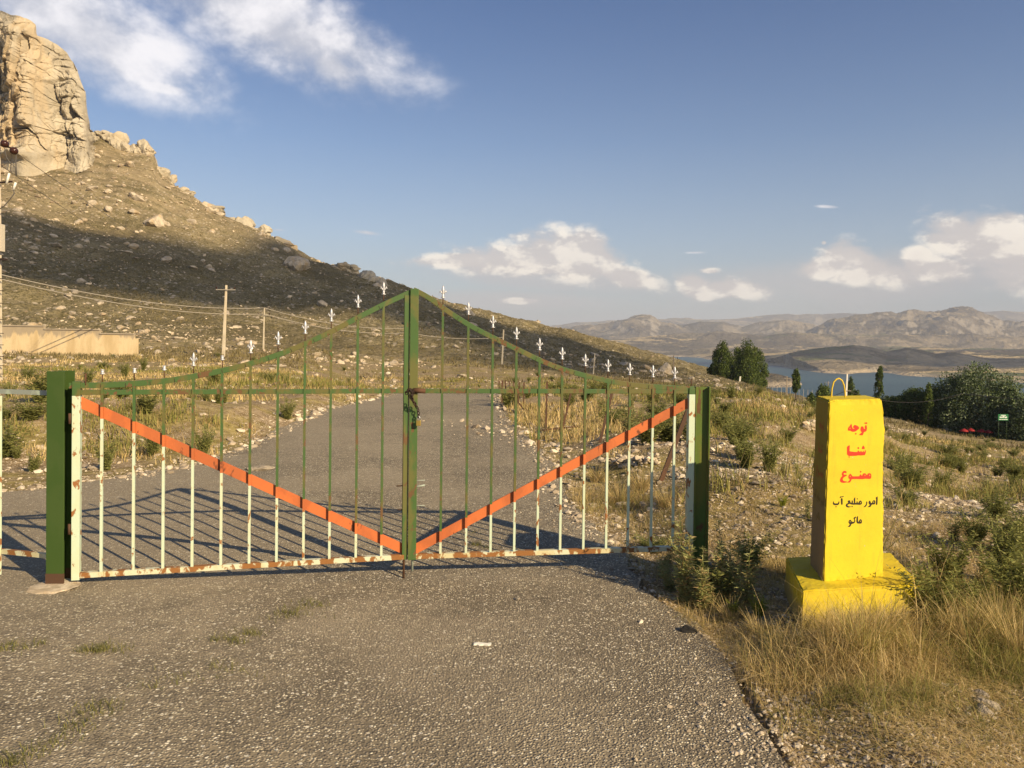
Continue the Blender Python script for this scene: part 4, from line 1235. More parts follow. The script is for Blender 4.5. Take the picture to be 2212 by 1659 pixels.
# side panel to the left of the post
def side_panel():
    a = Vector((pl.x - 0.09, pl.y + 0.06)); b_ = Vector(g0(3, 1245)); b_ = Vector((b_.x - .01, b_.y)) if hasattr(b_, 'x') else b_
    b_ = Vector((-3.62, 5.38)); a = Vector((pl.x - .06, pl.y + .07))
    lf = Leaf(b_, a)
    # make the free stile stand at the photograph's left edge
    q = lf.sz(lf.px(2.5, 1100))[0]
    root = empty('side_gate', lf.P(lf.L, 0)); tag(root, 'narrow pale green side panel between the left post and the picture edge', 'side gate')
    zt = lf.px(50, 847).z; zb = lf.px(50, 1195).z
    m = MB(); m.beam(lf.P(q - 0.9, zt), lf.P(lf.L, zt), 0.03, 0.03, lf.N); m.build('top_rail', M_GALV, root)
    m = MB(); m.beam(lf.P(q - 0.9, zb), lf.P(lf.L, zb), 0.03, 0.03, lf.N); m.build('bottom_rail', M_RAILW, root)
    for k in range(3):
        m = MB(); m.beam(lf.P(q - k * 0.42, 0.02, .018), lf.P(q - k * .42, zt - 0.03 if k == 0 else zt, .018), 0.024, 0.024, lf.N); m.build('upright', M_WHITE, root)
side_panel()

# ------------------------------------------------------------------ yellow concrete marker
def build_marker():
    m_y, t, b = material('yellow_painted_concrete')
    P = geo_co(t)
    n1 = t.noise(P, 3.0, 5, 0.6); n2 = t.noise(P, 30.0, 5, 0.7)
    c = t.mix(t.smooth(n1, 0.35, 0.7), (0.60, 0.465, 0.018), (0.53, 0.395, 0.017))
    c = t.mix(t.math('MULTIPLY', t.smooth(n2, 0.60, 0.72), 0.35), c, (0.40, 0.27, 0.02))
    mpd = t.add('ShaderNodeMapping'); t.put(mpd.inputs[0], P); mpd.inputs['Scale'].default_value = (1, 1, 0.13)
    drip = t.noise(mpd.outputs[0], 16.0, 5, 0.6)
    c = t.mix(t.math('MULTIPLY', t.smooth(drip, 0.56, 0.72), 0.30), c, (0.34, 0.25, 0.03))
    chip = t.smooth(t.noise(P, 42.0, 4, 0.6), 0.70, 0.73)
    c = t.mix(t.math('MULTIPLY', chip, 0.8), c, (0.38, 0.34, 0.27))
    zz = t.add('ShaderNodeSeparateXYZ', i_0=P).outputs[2]
    mud = t.smooth(t.math('SUBTRACT', zz, t.math('MULTIPLY', t.noise(P, 9.0, 5, 0.7), 0.30)), 0.0, -0.13)
    c = t.mix(t.math('MULTIPLY', mud, 0.75), c, (0.27, 0.20, 0.10))
    t.put(b.inputs['Base Color'], c); b.inputs['Roughness'].default_value = 0.75; b.inputs['Specular IOR Level'].default_value = 0.3
    t.put(b.inputs['Normal'], t.bump(t.math('ADD', n2, n1), 0.35, 0.004))
    m_side_shade, t, b = material('bare_faded_shaded_side')
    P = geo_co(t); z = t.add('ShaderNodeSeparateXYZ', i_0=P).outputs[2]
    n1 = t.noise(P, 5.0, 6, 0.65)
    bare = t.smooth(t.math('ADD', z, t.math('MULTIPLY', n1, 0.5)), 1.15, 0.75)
    c = t.mix(bare, (0.27, 0.195, 0.020), (0.26, 0.18, 0.085))  # faded paint and bare concrete, with this side's shade put into the colour
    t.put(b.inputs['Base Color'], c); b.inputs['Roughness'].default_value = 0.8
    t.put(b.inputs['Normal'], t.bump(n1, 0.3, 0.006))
    zt = 0.205
    def gp(u, v, z): x, y = g0(u, v, z); return Vector((x, y, z))
    fl = gp(1778, 1257, zt); fr = gp(1909, 1244, zt); bl = gp(1749, 1217, zt)
    br = fr + (bl - fl)
    root = empty('marker_block', (float((fl + br).x / 2), float((fl + br).y / 2), 0.0)); tag(root, 'yellow concrete warning block with red and black lettering and a wire lifting loop', 'warning marker')
    # base
    B_fl = gp(1733, 1276, zt); B_fr = gp(1994, 1262, zt); B_bl = gp(1697, 1203, zt); B_br = B_fr + (B_bl - B_fl)
    bm = bmesh.new()
    cen = (B_fl + B_br) / 2
    vs = []
    for z, k in ((-0.30, 1.04), (zt, 1.0)):
        for p in (B_fl, B_fr, B_br, B_bl):
            q = cen + (p - cen) * k; vs.append(bm.verts.new((q.x, q.y, z)))
    for f in ((3, 2, 1, 0), (4, 5, 6, 7), (0, 1, 5, 4), (1, 2, 6, 5), (2, 3, 7, 6), (3, 0, 4, 7)): bm.faces.new([vs[i] for i in f])
    def finish(bm, name, mats, sub, amp, parent, chips=()):
        bmesh.ops.bevel(bm, geom=list(bm.edges), offset=0.008, segments=2, affect='EDGES')
        bmesh.ops.subdivide_edges(bm, edges=[e for e in bm.edges if e.calc_length() > 0.03], cuts=sub, use_grid_fill=True)
        bm.normal_update()
        co = np.array([v.co[:] for v in bm.verts])
        nn = fbm3(co[:, 0] * 14, co[:, 1] * 14, co[:, 2] * 14, 4, 5) * amp
        edge = [any(f.normal.dot(v.link_faces[0].normal) < .92 for f in v.link_faces) for v in bm.verts]
        ne = fbm3(co[:, 0] * 38, co[:, 1] * 38, co[:, 2] * 38, 3, 15)
        for v, d, e_, q_ in zip(bm.verts, nn, edge, ne): v.co += v.normal * (float(d) + (float(q_) * .009 - .002 if e_ else 0.0))
        for (cx, cy, cz, rad, push) in chips:
            C = Vector((cx, cy, cz)); pv = Vector(push)
            for v in bm.verts:
                q = (v.co - C); q.z *= 1.0
                d = q.length / rad
                if d < 1: v.co += pv * (1 - d * d) * (0.8 + 0.4 * random.random())
        me = bpy.data.meshes.new(name); bm.to_mesh(me); bm.free()
        for mm in mats: me.materials.append(mm)
        off = parent.location
        for v in me.vertices: v.co -= off
        o = bpy.data.objects.new(name, me); col.objects.link(o); o.parent = parent
        return o, me
    finish(bm, 'base', [m_y], 24, 0.006, root)
    # shaft, tapering
    def onface(u, v, p0, p1):
        lf = Leaf(Vector((p0.x, p0.y)), Vector((p1.x, p1.y))); return lf.px(u, v)
    tfl = at(1790, 864, fl.y + 0.02); ztop = tfl.z
    tfr = at(1908, 863, fr.y + 0.015); tfr.z = ztop
    tbl = at(1763, 857.5, bl.y - 0.02); tbl.z = ztop
    tfl.z = ztop
    tbr = tfr + (tbl - tfl)
    mid = 0.915 - 0.0
    bm = bmesh.new(); vs = [bm.verts.new(p) for p in (fl - Vector((0, 0, .01)), fr - Vector((0, 0, .01)), br - Vector((0, 0, .01)), bl - Vector((0, 0, .01)), tfl, tfr, tbr, tbl)]
    for f in ((3, 2, 1, 0), (4, 5, 6, 7), (0, 1, 5, 4), (1, 2, 6, 5), (2, 3, 7, 6), (3, 0, 4, 7)): bm.faces.new([vs[i] for i in f])
    fn = ((fr - fl).cross(tfl - fl)).normalized()
    if fn.y > 0: fn = -fn
    # right edge bulges below the top (rough cast edge)
    w = (fr - fl).normalized()
    cz = at(1912, 925, fr.y).z
    # widen shaft just under the broken corner
    rc = tfr.lerp(fr, 0.18)
    chips = [(rc.x, rc.y, rc.z, 0.14, w * 0.012)]
    tc = tfr
    chips.append((tc.x, tc.y, tc.z - 0.0, 0.07, -w * 0.008))
    e1 = tfl
    chips.append((e1.x, e1.y, e1.z, 0.05, Vector((0.004, 0.004, -0.012))))
    so, me = finish(bm, 'shaft', [m_y, m_side_shade], 40, 0.0012, root, chips)
    ln = ((tbl - fl).cross(bl - fl)).normalized()
    me.update()
    for p in me.polygons:
        nrm = p.normal
        if nrm.x < -0.6: p.material_index = 1
    from mathutils.bvhtree import BVHTree
    bvh = BVHTree.FromPolygons([v.co + root.location for v in me.vertices], [list(p.vertices) for p in me.polygons])
    def snap(p, n, off):
        h_ = bvh.ray_cast(p + n * 0.06, -n, 0.14)
        return (h_[0] + n * off) if h_[0] is not None else p + n * off
    # joint line across the face (a raised mortar seam)
    def facepoint(u, v, off):
        n = fn; o_ = fl + n * off; d = ray(u, v); k = (o_ - CAM).dot(n) / d.dot(n); return CAM + d * k
    m = MB()
    m.tube([snap(facepoint(u, v, 0.0), fn, 0.0) for u, v in ((1788, 991), (1825, 992), (1857, 991.5), (1887, 992), (1911, 992))], 0.0011, 6)
    m.build('mortar_seam', m_y, root)
    # lifting loop
    lc = (tfl + tfr + tbr + tbl) / 4
    p1 = at(1796, 858, lc.y); p2 = at(1826, 858, lc.y); top = at(1812, 817, lc.y)
    pts = [p1 - Vector((0, 0, .03)), p1.lerp(Vector((at(1798, 835, lc.y))), 1.0)]
    pts = [p1 - Vector((0, 0, .04)), p1, at(1797, 840, lc.y), at(1801, 825, lc.y), at(1807, 819, lc.y), at(1813, 817.5, lc.y), at(1819, 822, lc.y), at(1823, 832, lc.y), at(1825, 845, lc.y), p2, p2 - Vector((0, 0, .04))]
    m = MB(); m.tube(pts, 0.0052, 8)
    m.build('lifting_loop', simple('yellow_loop_paint', (0.62, 0.43, 0.03), 0.5), root)
    # lettering, painted through a stencil: traced outlines laid on the face
    m_red, t, b = material('red_stencil_paint'); b.inputs['Base Color'].default_value = (0.80, 0.035, 0.012, 1); b.inputs['Roughness'].default_value = 0.6
    m_blk, t, b = material('black_stencil_paint'); b.inputs['Base Color'].default_value = (0.030, 0.022, 0.008, 1); b.inputs['Roughness'].default_value = 0.6
    k7 = 300 / 2212 * 0.5486; k8 = 300 / 1659 * 0.5486
    A = lambda pts: [(3230 * .5486 + x * k7, 1600 * .5486 + y * k7) for x, y in pts]
    B = lambda pts: [(3230 * .5486 + x * k8, 1820 * .5486 + y * k8) for x, y in pts]
    words = {
     'first': ('red', A, [
        [[(815,690),(815,640),(840,600),(870,570),(890,535),(915,512),(930,540),(935,590),(950,640),(980,652),(1020,640),(975,628),(970,590),(1000,545),(1040,545),(1090,565),(1140,600),(1145,620),(1130,665),(1090,690),(1050,725),(1000,740),(940,738),(900,720),(885,705),(850,712),(825,705)], [(862,640),(882,612),(895,640),(880,655)]],
        [[(1020,800),(1045,768),(1075,798),(1048,828)]],
        [[(1300,490),(1315,465),(1340,475),(1365,462),(1388,488),(1370,518),(1343,505),(1320,515)]],
        [[(1345,540),(1370,570),(1378,640),(1365,710),(1330,740),(1285,752),(1270,800),(1250,842),(1200,845),(1140,830),(1180,795),(1230,750),(1200,735),(1185,690),(1190,630),(1205,590),(1240,578),(1270,600),(1280,640),(1300,660),(1325,645),(1310,600),(1325,565)]]]),
     'second': ('red', A, [
        [[(860,1130),(870,1145),(862,1300),(880,1310),(1000,1325),(1090,1328),(1120,1280),(1145,1310),(1175,1330),(1200,1285),(1220,1325),(1245,1330),(1265,1285),(1285,1330),(1310,1310),(1325,1265),(1342,1290),(1338,1360),(1310,1420),(1250,1425),(1200,1430),(1120,1425),(1060,1438),(900,1442),(860,1440),(858,1500),(842,1500),(840,1440),(800,1410),(788,1380),(788,1180),(820,1150)]],
        [[(1090,1210),(1120,1180),(1152,1212),(1122,1248)]],
        [[(1220,1225),(1245,1160),(1268,1140),(1292,1165),(1312,1220),(1290,1250),(1265,1238),(1240,1248)]]]),
     'third': ('red', B, [
        [[(580,215),(570,195),(540,187),(510,195),(485,225),(475,265),(490,300),(455,340),(435,385),(440,420),(470,445),(520,452),(590,440),(585,420),(540,415),(505,400),(495,370),(510,340),(545,315),(585,295),(580,270),(540,275),(515,262),(520,240),(550,232),(576,243)]],
        [[(620,310),(640,270),(665,250),(690,275),(705,305),(740,310),(860,308),(875,275),(895,262),(910,295),(925,290),(945,250),(985,240),(1010,262),(1030,290),(1050,250),(1085,238),(1118,255),(1128,300),(1118,355),(1090,368),(1000,362),(940,372),(890,372),(800,368),(720,370),(690,375),(680,410),(650,443),(600,445),(595,435),(640,405),(655,375),(625,350)], [(975,280),(990,270),(998,295),(982,305)], [(1080,275),(1100,275),(1105,300),(1090,305)], [(650,305),(665,295),(675,315),(658,322)]],
        [[(870,212),(890,188),(912,210),(890,232)]]]),
     'fourth': ('black', B, [
        [[(1213,780),(1255,742),(1262,790),(1256,915),(1238,938),(1222,915),(1228,800)]],
        [[(1205,845),(1195,830),(1170,830),(1150,850),(1140,885),(1115,890),(1100,850),(1085,835),(1070,850),(1062,880),(1070,910),(1090,925),(1075,955),(1040,975),(1050,982),(1100,980),(1120,950),(1135,925),(1200,920),(1208,880)], [(1165,860),(1180,852),(1186,880),(1170,888)]],
        [[(1010,865),(1028,850),(1035,890),(1020,945),(990,980),(950,982),(960,970),(1000,930),(1012,895)]],
        [[(915,870),(900,840),(875,835),(855,855),(840,885),(828,890),(818,850),(800,860),(800,885),(790,890),(770,888),(770,760),(745,790),(738,800),(745,890),(722,892),(716,835),(696,835),(694,875),(680,885),(660,870),(665,845),(650,830),(620,835),(605,860),(620,885),(580,905),(562,940),(575,975),(620,990),(680,975),(675,965),(640,965),(600,950),(610,925),(650,908),(700,925),(730,928),(790,925),(870,930),(905,920),(917,895)], [(872,872),(890,866),(896,890),(880,898)]],
        [[(800,800),(815,785),(830,800),(815,817)]], [[(688,968),(702,950),(718,968),(702,985)]],
        [[(455,805),(480,775),(495,800),(495,920),(475,935),(460,905)]],
        [[(430,775),(445,745),(470,748),(520,738),(515,755),(490,765),(465,764),(440,785)]],
        [[(415,845),(425,870),(420,905),(395,935),(340,940),(295,930),(280,890),(290,860),(300,850),(305,885),(330,900),(390,895),(405,870)]],
        [[(335,972),(350,955),(365,970),(350,988)]]]),
     'fifth': ('black', B, [
        [[(910,1260),(890,1240),(865,1255),(850,1290),(830,1300),(830,1170),(800,1200),(795,1300),(815,1335),(870,1340),(905,1335),(917,1300)], [(872,1278),(888,1272),(894,1295),(878,1300)]],
        [[(785,1180),(770,1190),(740,1205),(733,1225),(748,1265),(750,1295),(720,1300),(692,1290),(677,1262),(652,1252),(630,1278),(622,1310),(640,1340),(652,1360),(620,1395),(600,1407),(655,1410),(675,1380),(688,1350),(740,1335),(765,1310),(772,1280),(757,1238),(785,1210)], [(648,1292),(660,1282),(668,1302),(654,1308)]]])}
    # left face frame for the faded copy
    lfn = ((tfl - fl).cross(bl - fl)).normalized()
    if lfn.x > 0: lfn = -lfn
    m_fr, t, b = material('faded_red_paint'); b.inputs['Base Color'].default_value = (0.34, 0.13, 0.03, 1); b.inputs['Roughness'].default_value = 0.9
    m_fb, t, b = material('faded_black_paint'); b.inputs['Base Color'].default_value = (0.22, 0.15, 0.04, 1); b.inputs['Roughness'].default_value = 0.9
    for key, (colr, fnc, shapes) in words.items():
        m = MB(); m2 = MB()
        for polys in shapes:
            loops = [[facepoint(u, v, 0.0028) for u, v in fnc(pl_)] for pl_ in polys]
            tris = tessellate_polygon(loops)
            flatv = [p for l in loops for p in l]
            fs = []
            for tr in tris:
                a_, b_, c_ = (flatv[i] for i in tr)
                nrm = (b_ - a_).cross(c_ - a_)
                fs.append(tuple(tr) if nrm.dot(fn) > 0 else tuple(reversed(tr)))
            m.add([snap(p, fn, 0.0012) for p in flatv], fs)
            # same stencil on the narrow side face
            H_ = (tfl.z - fl.z)
            sv = []
            for p in flatv:
                fz = (p.z - fl.z) / H_
                eL = fl.lerp(tfl, fz); eR = fr.lerp(tfr, fz); wf = (Vector((p.x, p.y)) - Vector((eL.x, eL.y))).length / (Vector((eR.x, eR.y)) - Vector((eL.x, eL.y))).length
                e0 = bl.lerp(tbl, fz); e1_ = fl.lerp(tfl, fz)
                q = e0.lerp(e1_, 0.02 + wf * 0.96); q = q + lfn * 0.0035; q.z = p.z
                sv.append(q)
            fs2 = []
            for tr in tris:
                a_, b_, c_ = (sv[i] for i in tr)
                fs2.append(tuple(tr) if (b_ - a_).cross(c_ - a_).dot(lfn) > 0 else tuple(reversed(tr)))
            m2.add([snap(p, lfn, 0.0012) for p in sv], fs2)
        o = m.build('lettering', m_red if colr == 'red' else m_blk, root); o['label'] = ('red' if colr == 'red' else 'black') + ' stencilled word line on the sunlit front'
        o = m2.build('faded_lettering', m_fr if colr == 'red' else m_fb, root); o['label'] = 'faded stencilled word line on the shaded side'
    return root
MARK = build_marker()

# ------------------------------------------------------------------ rusty fence stakes behind the gate
def stakes():
    L = [((1182, 824), (1179, 928), .035, 'upright rusty stake behind the right leaf, left of a leaning one'),
         ((1236, 838), (1212, 940), .035, 'rusty stake leaning right with its foot among pale rubble'),
         ((1323, 845), (1296, 957), .04, 'long rusty stake leaning right behind the middle of the brace'),
         ((1487, 886), (1428, 1040), .05, 'thick dark stake leaning far right beside the right hinge stile'),
         ((1078, 822), (1078, 852), .04, 'far rusty stake, first of the cluster beside the road crest'),
         ((1085, 822), (1085, 870), .05, 'thick far rusty stake, second of the cluster beside the road crest'),
         ((1092, 822), (1092, 870), .035, 'far rusty stake, third of the cluster beside the road crest'),
         ((1101, 823), (1101, 872), .03, 'thin far rusty stake, fourth from the left beside the road crest'),
         ((1109, 824), (1110, 872), .03, 'thin far rusty stake, fifth from the left beside the road crest'),
         ((1122, 826), (1119, 880), .04, 'far rusty stake standing between two gate pickets'),
         ((1132, 826), (1131, 884), .035, 'last far rusty stake of the cluster beside the road crest'),
         ((1113, 860), (1137, 892), .03, 'short rusty strut slanting down beside the far stakes')]
    for (ut, vt), (ub, vb), w, lab in L:
        g = hit(ub, vb)
        if g is None: continue
        top = at(ut, vt, g.y + (0.1 if abs(ut - ub) < 10 else 0.15))
        root_l = Vector((g.x, g.y, g.z))
        m = MB(); d = (top - g)
        s1 = Vector((1, 0, 0)); a = g - d.normalized() * 0.2
        m.beam(a, top, w, 0.006, (0, 1, 0)); m.beam(a + Vector((-w / 2 + .003, w / 2, 0)), top + Vector((-w / 2 + .003, w / 2, 0)), w, 0.006, (1, 0, 0))
        o = m.build('fence_stake', M_RUST); tag(o, lab, 'fence stake', 'rusty angle-iron stakes behind the gate')
    a = hit(1160, 935); b_ = hit(1248, 932)
    if a and b_:
        m = MB(); m.beam(a + Vector((0, 0, .04)), b_ + Vector((0, 0, .10)), 0.03, 0.03, (0, 0, 1)); tag(m.build('iron_bar', M_RUST), 'rusty iron bar lying on pale rubble beside the road', 'iron bar')
stakes()

# ------------------------------------------------------------------ rendered wall on the left
def wall():
    m_w, t, b = material('stained_render')
    P = geo_co(t)
    mp = t.add('ShaderNodeMapping'); t.put(mp.inputs[0], P); mp.inputs['Scale'].default_value = (1.0, 1.0, 0.16)
    n1 = t.noise(mp.outputs[0], 1.3, 6, 0.6); n2 = t.noise(P, 3.0, 6, 0.7)
    z = t.add('ShaderNodeSeparateXYZ', i_0=P).outputs[2]
    c = t.mix(t.smooth(n1, 0.35, 0.65), (0.52, 0.39, 0.21), (0.66, 0.52, 0.31))
    c = t.mix(t.math('MULTIPLY', t.smooth(n2, 0.5, 0.8), 0.4), c, (0.42, 0.31, 0.18))
    st = t.smooth(t.math('ADD', z, t.math('MULTIPLY', n1, 3.2)), 3.3, 3.65)
    c = t.mix(t.math('MULTIPLY', st, 0.7), c, (0.26, 0.22, 0.17))
    t.put(b.inputs['Base Color'], c); b.inputs['Roughness'].default_value = 0.95
    m_c = simple('wall_coping_stone', (0.36, 0.30, 0.22), 0.9)
    Y = 66.0
    segs = [(-420, -130, 705 - 6), (-130, 97, 705), (97, 217, 713), (217, 291, 722.5), (291, 298, 731)]
    a0 = at(298, 775, Y)
    root = empty('boundary_wall', (a0.x, a0.y, gz(a0.x, a0.y))); tag(root, 'long stepped rendered wall with dark drip stains beyond the left post', 'wall')
    mb = MB(); mc = MB()
    for u0, u1, v in segs:
        Ya = Y - 0.0
        p = at(u0, v, Y + (298 - u0) * 0.0); q = at(u1, v, Y); zt = (p.z + q.z) / 2
        if u0 <= -420: zt = at(0, 705, Y).z + .3
        if u0 == -130: zt = at(30, 705, Y).z
        lx = q.x - p.x
        mb.box(((p.x + q.x) / 2, Y, zt / 2 - 0.6), lx, 0.25, zt + 1.2)
        if u0 < 291: mc.box(((p.x + q.x) / 2, Y, zt + 0.055), lx - 0.004, 0.40, 0.11)
    mb.build('wall_face', m_w, root); mc.build('coping', m_c, root, 0.01)
wall()

# ------------------------------------------------------------------ utility poles
M_WIRE = simple('wire', (0.10, 0.09, 0.08), 0.6)
M_WIREL = simple('aluminium_wire', (0.36, 0.32, 0.26), 0.5)
M_INS = simple('brown_porcelain', (0.045, 0.018, 0.014), 0.15)
M_FUSE = simple('white_porcelain', (0.75, 0.72, 0.64), 0.3)
M_WOOD = simple('weathered_wood', (0.30, 0.24, 0.17), 0.9)
def pole(u, vt, vb, Y, wt, wb, label, arm=None, mat=None, lean=None, name='utility_pole'):
    hh_ = hit(u, vb) if Y is None else None
    if Y is None: Y = hh_.y
    base = at(u, vb, Y); x = base.x
    g = Vector((x, Y, gz(x, Y)))
    top = at(u if lean is None else lean, vt, Y)
    px_ = Y / FPX; wt, wb = wt * px_, wb * px_
    if arm: arm = (arm[0] * px_, arm[1] * px_, [q * px_ for q in arm[2]])
    root = empty(name, g); tag(root, label, 'utility pole', 'utility poles along the valley')
    m = MB()
    b0 = Vector((g.x, g.y, g.z - 0.5)); b1 = top
    vs = []
    for p, w in ((b0, wb), (b1, wt)):
        for i, j in ((-1, -1), (1, -1), (1, 1), (-1, 1)): vs.append(p + Vector((i * w / 2, j * w * .4, 0)))
    m.add(vs, [(3, 2, 1, 0), (4, 5, 6, 7), (0, 1, 5, 4), (1, 2, 6, 5), (2, 3, 7, 6), (3, 0, 4, 7)])
    m.build('shaft', mat or M_CONC, root, 0.01)
    if arm:
        drop, half, ins = arm
        c = top - Vector((0, 0, drop))
        m = MB(); m.beam(c + Vector((-half, -0.15, 0)), c + Vector((half, -0.15, 0)), 0.06, 0.06, (0, 1, 0)); m.build('crossarm', M_WIREL, root)
        for dx in ins:
            mi = MB(); mi.lathe([(0.0, 0), (.03, .02), (.06, .06), (.03, .10), (.07, .13), (.04, .18), (.0, .22)], c + Vector((dx, -0.15, 0.045)), 8); mi.build('insulator', M_INS, root)
    return root, top
p1, t1 = pole(482, 616, 772, None, 3.8, 6.4, 'tall tapered concrete pole standing beyond the left leaf', (10, 21, (-20, 19)), lean=489)
p2, t2 = pole(569, 665, 755, None, 1.9, 3.4, 'shorter concrete pole with a crossarm, right of the tall tapered pole', (16, 13, (-12, 12)), lean=571)
p3, t3 = pole(1084, 712, 788, None, 2.6, 3.6, 'leaning pole under the curved top rail of the right leaf', None, None, 1088)
p4, t4 = pole(1281, 763, 809, None, 1.8, 2.6, 'pale pole far off between the right leaf finials, on the shaded slope', None, None, 1285)
p5, t5 = pole(1455, 768, 813, None, 2.2, 2.8, 'dark pole with a crossarm beside the last finial of the right leaf', (8, 9, (-8, 8)), M_WOOD)
p6, t6 = pole(1596, 813, 848, 130, 3.0, 4.2, 'white stub pole in front of the poplar clump', None, simple('white_pole', (.62, .58, .48), .8), 1599)
p7, t7 = pole(1700, 812, 850, 170, 1.4, 2.2, 'thin grey pole with a crossarm left of the lone small poplar', (6, 9, (-8, 8)), M_WOOD)
p8, t8 = pole(1826, 808, 870, 90, 3.0, 4.4, 'white pole rising behind the lifting loop of the yellow block', (36, 8, (-7,)), simple('white_pole_paint', (.66, .62, .54), .8), 1830)
p9, t9 = pole(1789, 824, 850, 260, 1.2, 1.6, 'faint thin pole near the lake shore left of the yellow block loop', (3, 8, (-7, 7)), M_WOOD)

def wire(pts, r, label, mat, sag=0.0, group='overhead wires'):
    m = MB()
    for (a, b_, sg) in pts:
        n = 24; P = []
        for k in range(n + 1):
            f = k / n; p = Vector(a).lerp(Vector(b_), f); p.z -= sg * 4 * f * (1 - f); P.append(p)
        m.tube(P, r, 5)
    o = m.build('overhead_wire', mat); tag(o, label, 'wire', group)
# power line along the foot of the hill
pa = at(-60, 578, 52)
for dz, lab in ((0.0, 'upper pale wire of the line running down to the short concrete pole'), (-0.65, 'lower pale wire of the line running down to the short concrete pole')):
    q2 = t2 + Vector((0, 0, dz)); q0 = pa + Vector((0, 0, dz * 0.45)); q3 = at(885, 708, t2.y + 25) + Vector((0, 0, dz))
    wire([(q0, q2, 0.9), (q2, q3, 0.8)], 0.035, lab, M_WIREL)
wire([(t3 - Vector((0, 0, .8)), at(900, 722, t3.y - 2), .3)], 0.03, 'faint wire running left from the leaning pole', M_WIREL)
# lake side line
w8 = t8 - Vector((0, 0, 1.9)); rgt = at(2080, 850, 85); far_r = at(2420, 868, 60)
wire([(w8, rgt, 1.2), (rgt, far_r, .25)], 0.028, 'dark wire sagging across the lake to the right from the white pole', M_WIRE)
wire([(w8, at(1640, 835, 150), 2.2)], 0.03, 'dark wire sagging left from the white pole towards the poplars', M_WIRE)

# pole with cut-outs at the picture's left edge
def edge_pole():
    Y = 30.0
    g = Vector((at(1.0, 860, Y).x, Y, 0)); g.z = gz(g.x, Y)
    root = empty('transformer_pole', g); tag(root, 'pale pole at the left picture edge with climbing rungs, a box and fuses', 'utility pole')
    top = at(-3, 250, Y)
    m = MB(); xw = 0.22
    m.beam(at(-3.5, 900, Y), at(-9, 300, Y), 0.24, 0.2, (0, 1, 0)); m.build('shaft', M_CONC, root, .01)
    for v in (602, 628, 655, 690, 720, 745, 770, 790, 808):
        c = at(1.5, v, Y - .15); mm = MB(); mm.box(c, .20, .06, .025); mm.build('rung', M_DARK, root)
    c = at(0.5, 514, Y - .1); mm = MB(); mm.box(c, .22, .25, 1.05); mm.build('switch_box', simple('grey_box', (.50, .44, .34), .6), root, .01)
    c = at(2, 560, Y - .1); mm = MB(); mm.box(c, .38, .2, .07); mm.build('bracket', M_DARK, root)
    # cross-arms reach out towards the fuses
    c0 = at(-8, 395, Y); c1 = at(26, 392, Y - .2); mm = MB(); mm.beam(c0, c1, .06, .06, (0, 1, 0)); mm.build('crossarm', M_DARK, root)
    c0 = at(-8, 312, Y); c1 = at(34, 322, Y - .2); mm = MB(); mm.beam(c0, c1, .05, .05, (0, 1, 0)); mm.build('crossarm', M_DARK, root)
    for u, v in ((10, 311), (30, 326)):
        c = at(u, v, Y - .3); mm = MB()
        mm.lathe([(0, -.14), (.07, -.13), (.14, -.07), (.155, 0), (.14, .07), (.07, .13), (0, .14)], c, 12); mm.build('insulator', M_INS, root)
    for (ua, va), (ub, vb) in (((20, 374), (14, 397)), ((34, 394), (29, 410))):
        mm = MB(); mm.tube([at(ua, va, Y - .3), at(ub, vb, Y - .3)], .045, 8); mm.build('fuse_tube', M_FUSE, root)
    mm = MB()
    mm.tube([at(u, v, Y - .3) for u, v in ((10, 320), (14, 340), (22, 352), (33, 361), (34, 378))], .018, 6)
    mm.tube([at(u, v, Y - .3) for u, v in ((35, 335), (34, 350), (35, 362), (36, 380))], .018, 6)
    mm.tube([at(u, v, Y - .3) for u, v in ((29, 410), (31, 418), (22, 430), (8, 446), (-2, 452))], .018, 6)
    mm.build('jumper_wire', M_WIRE, root)
edge_pole()
c0 = at(38, 332, 29.7)
wire([(c0, at(420, 560, 165), 1.0)], 0.012, 'thin dark wire running from the left edge insulators down over the slope', M_WIRE)
wire([(at(-6, 352, 29.7), at(400, 590, 165), 1.0)], 0.012, 'second thin dark wire dropping from the left edge over the slope', M_WIRE)

# ------------------------------------------------------------------ vegetation
def leaf_mat(name, lo, hi, transl=0.35, rough=0.6, extra=None):
    return island_mat(name, lo, hi, rough, extra, transl)
M_BLADE = leaf_mat('straw', (0.42, 0.30, 0.115), (0.78, 0.60, 0.29), 0.3, extra=(0.27, 0.24, 0.07))
M_BLADE2 = leaf_mat('greenish_straw', (0.17, 0.175, 0.040), (0.36, 0.32, 0.10), 0.25, extra=(0.40, 0.29, 0.12))
M_WEED = leaf_mat('weed_leaf', (0.13, 0.15, 0.038), (0.31, 0.30, 0.10), 0.35)
M_WEEDY = leaf_mat('yellow_green_leaf', (0.17, 0.20, 0.02), (0.32, 0.33, 0.03), 0.3)
M_THIST = leaf_mat('thistle_leaf', (0.19, 0.21, 0.06), (0.46, 0.45, 0.20), 0.35, extra=(0.42, 0.29, 0.13))
M_POPLAR = leaf_mat('poplar_leaf', (0.045, 0.072, 0.015), (0.15, 0.19, 0.045), 0.25)
M_WILLOW = leaf_mat('willow_leaf', (0.042, 0.070, 0.018), (0.16, 0.20, 0.08), 0.25, extra=(0.30, 0.35, 0.22))
M_BARK = simple('bark', (0.13, 0.10, 0.07), 0.95, sc=8)

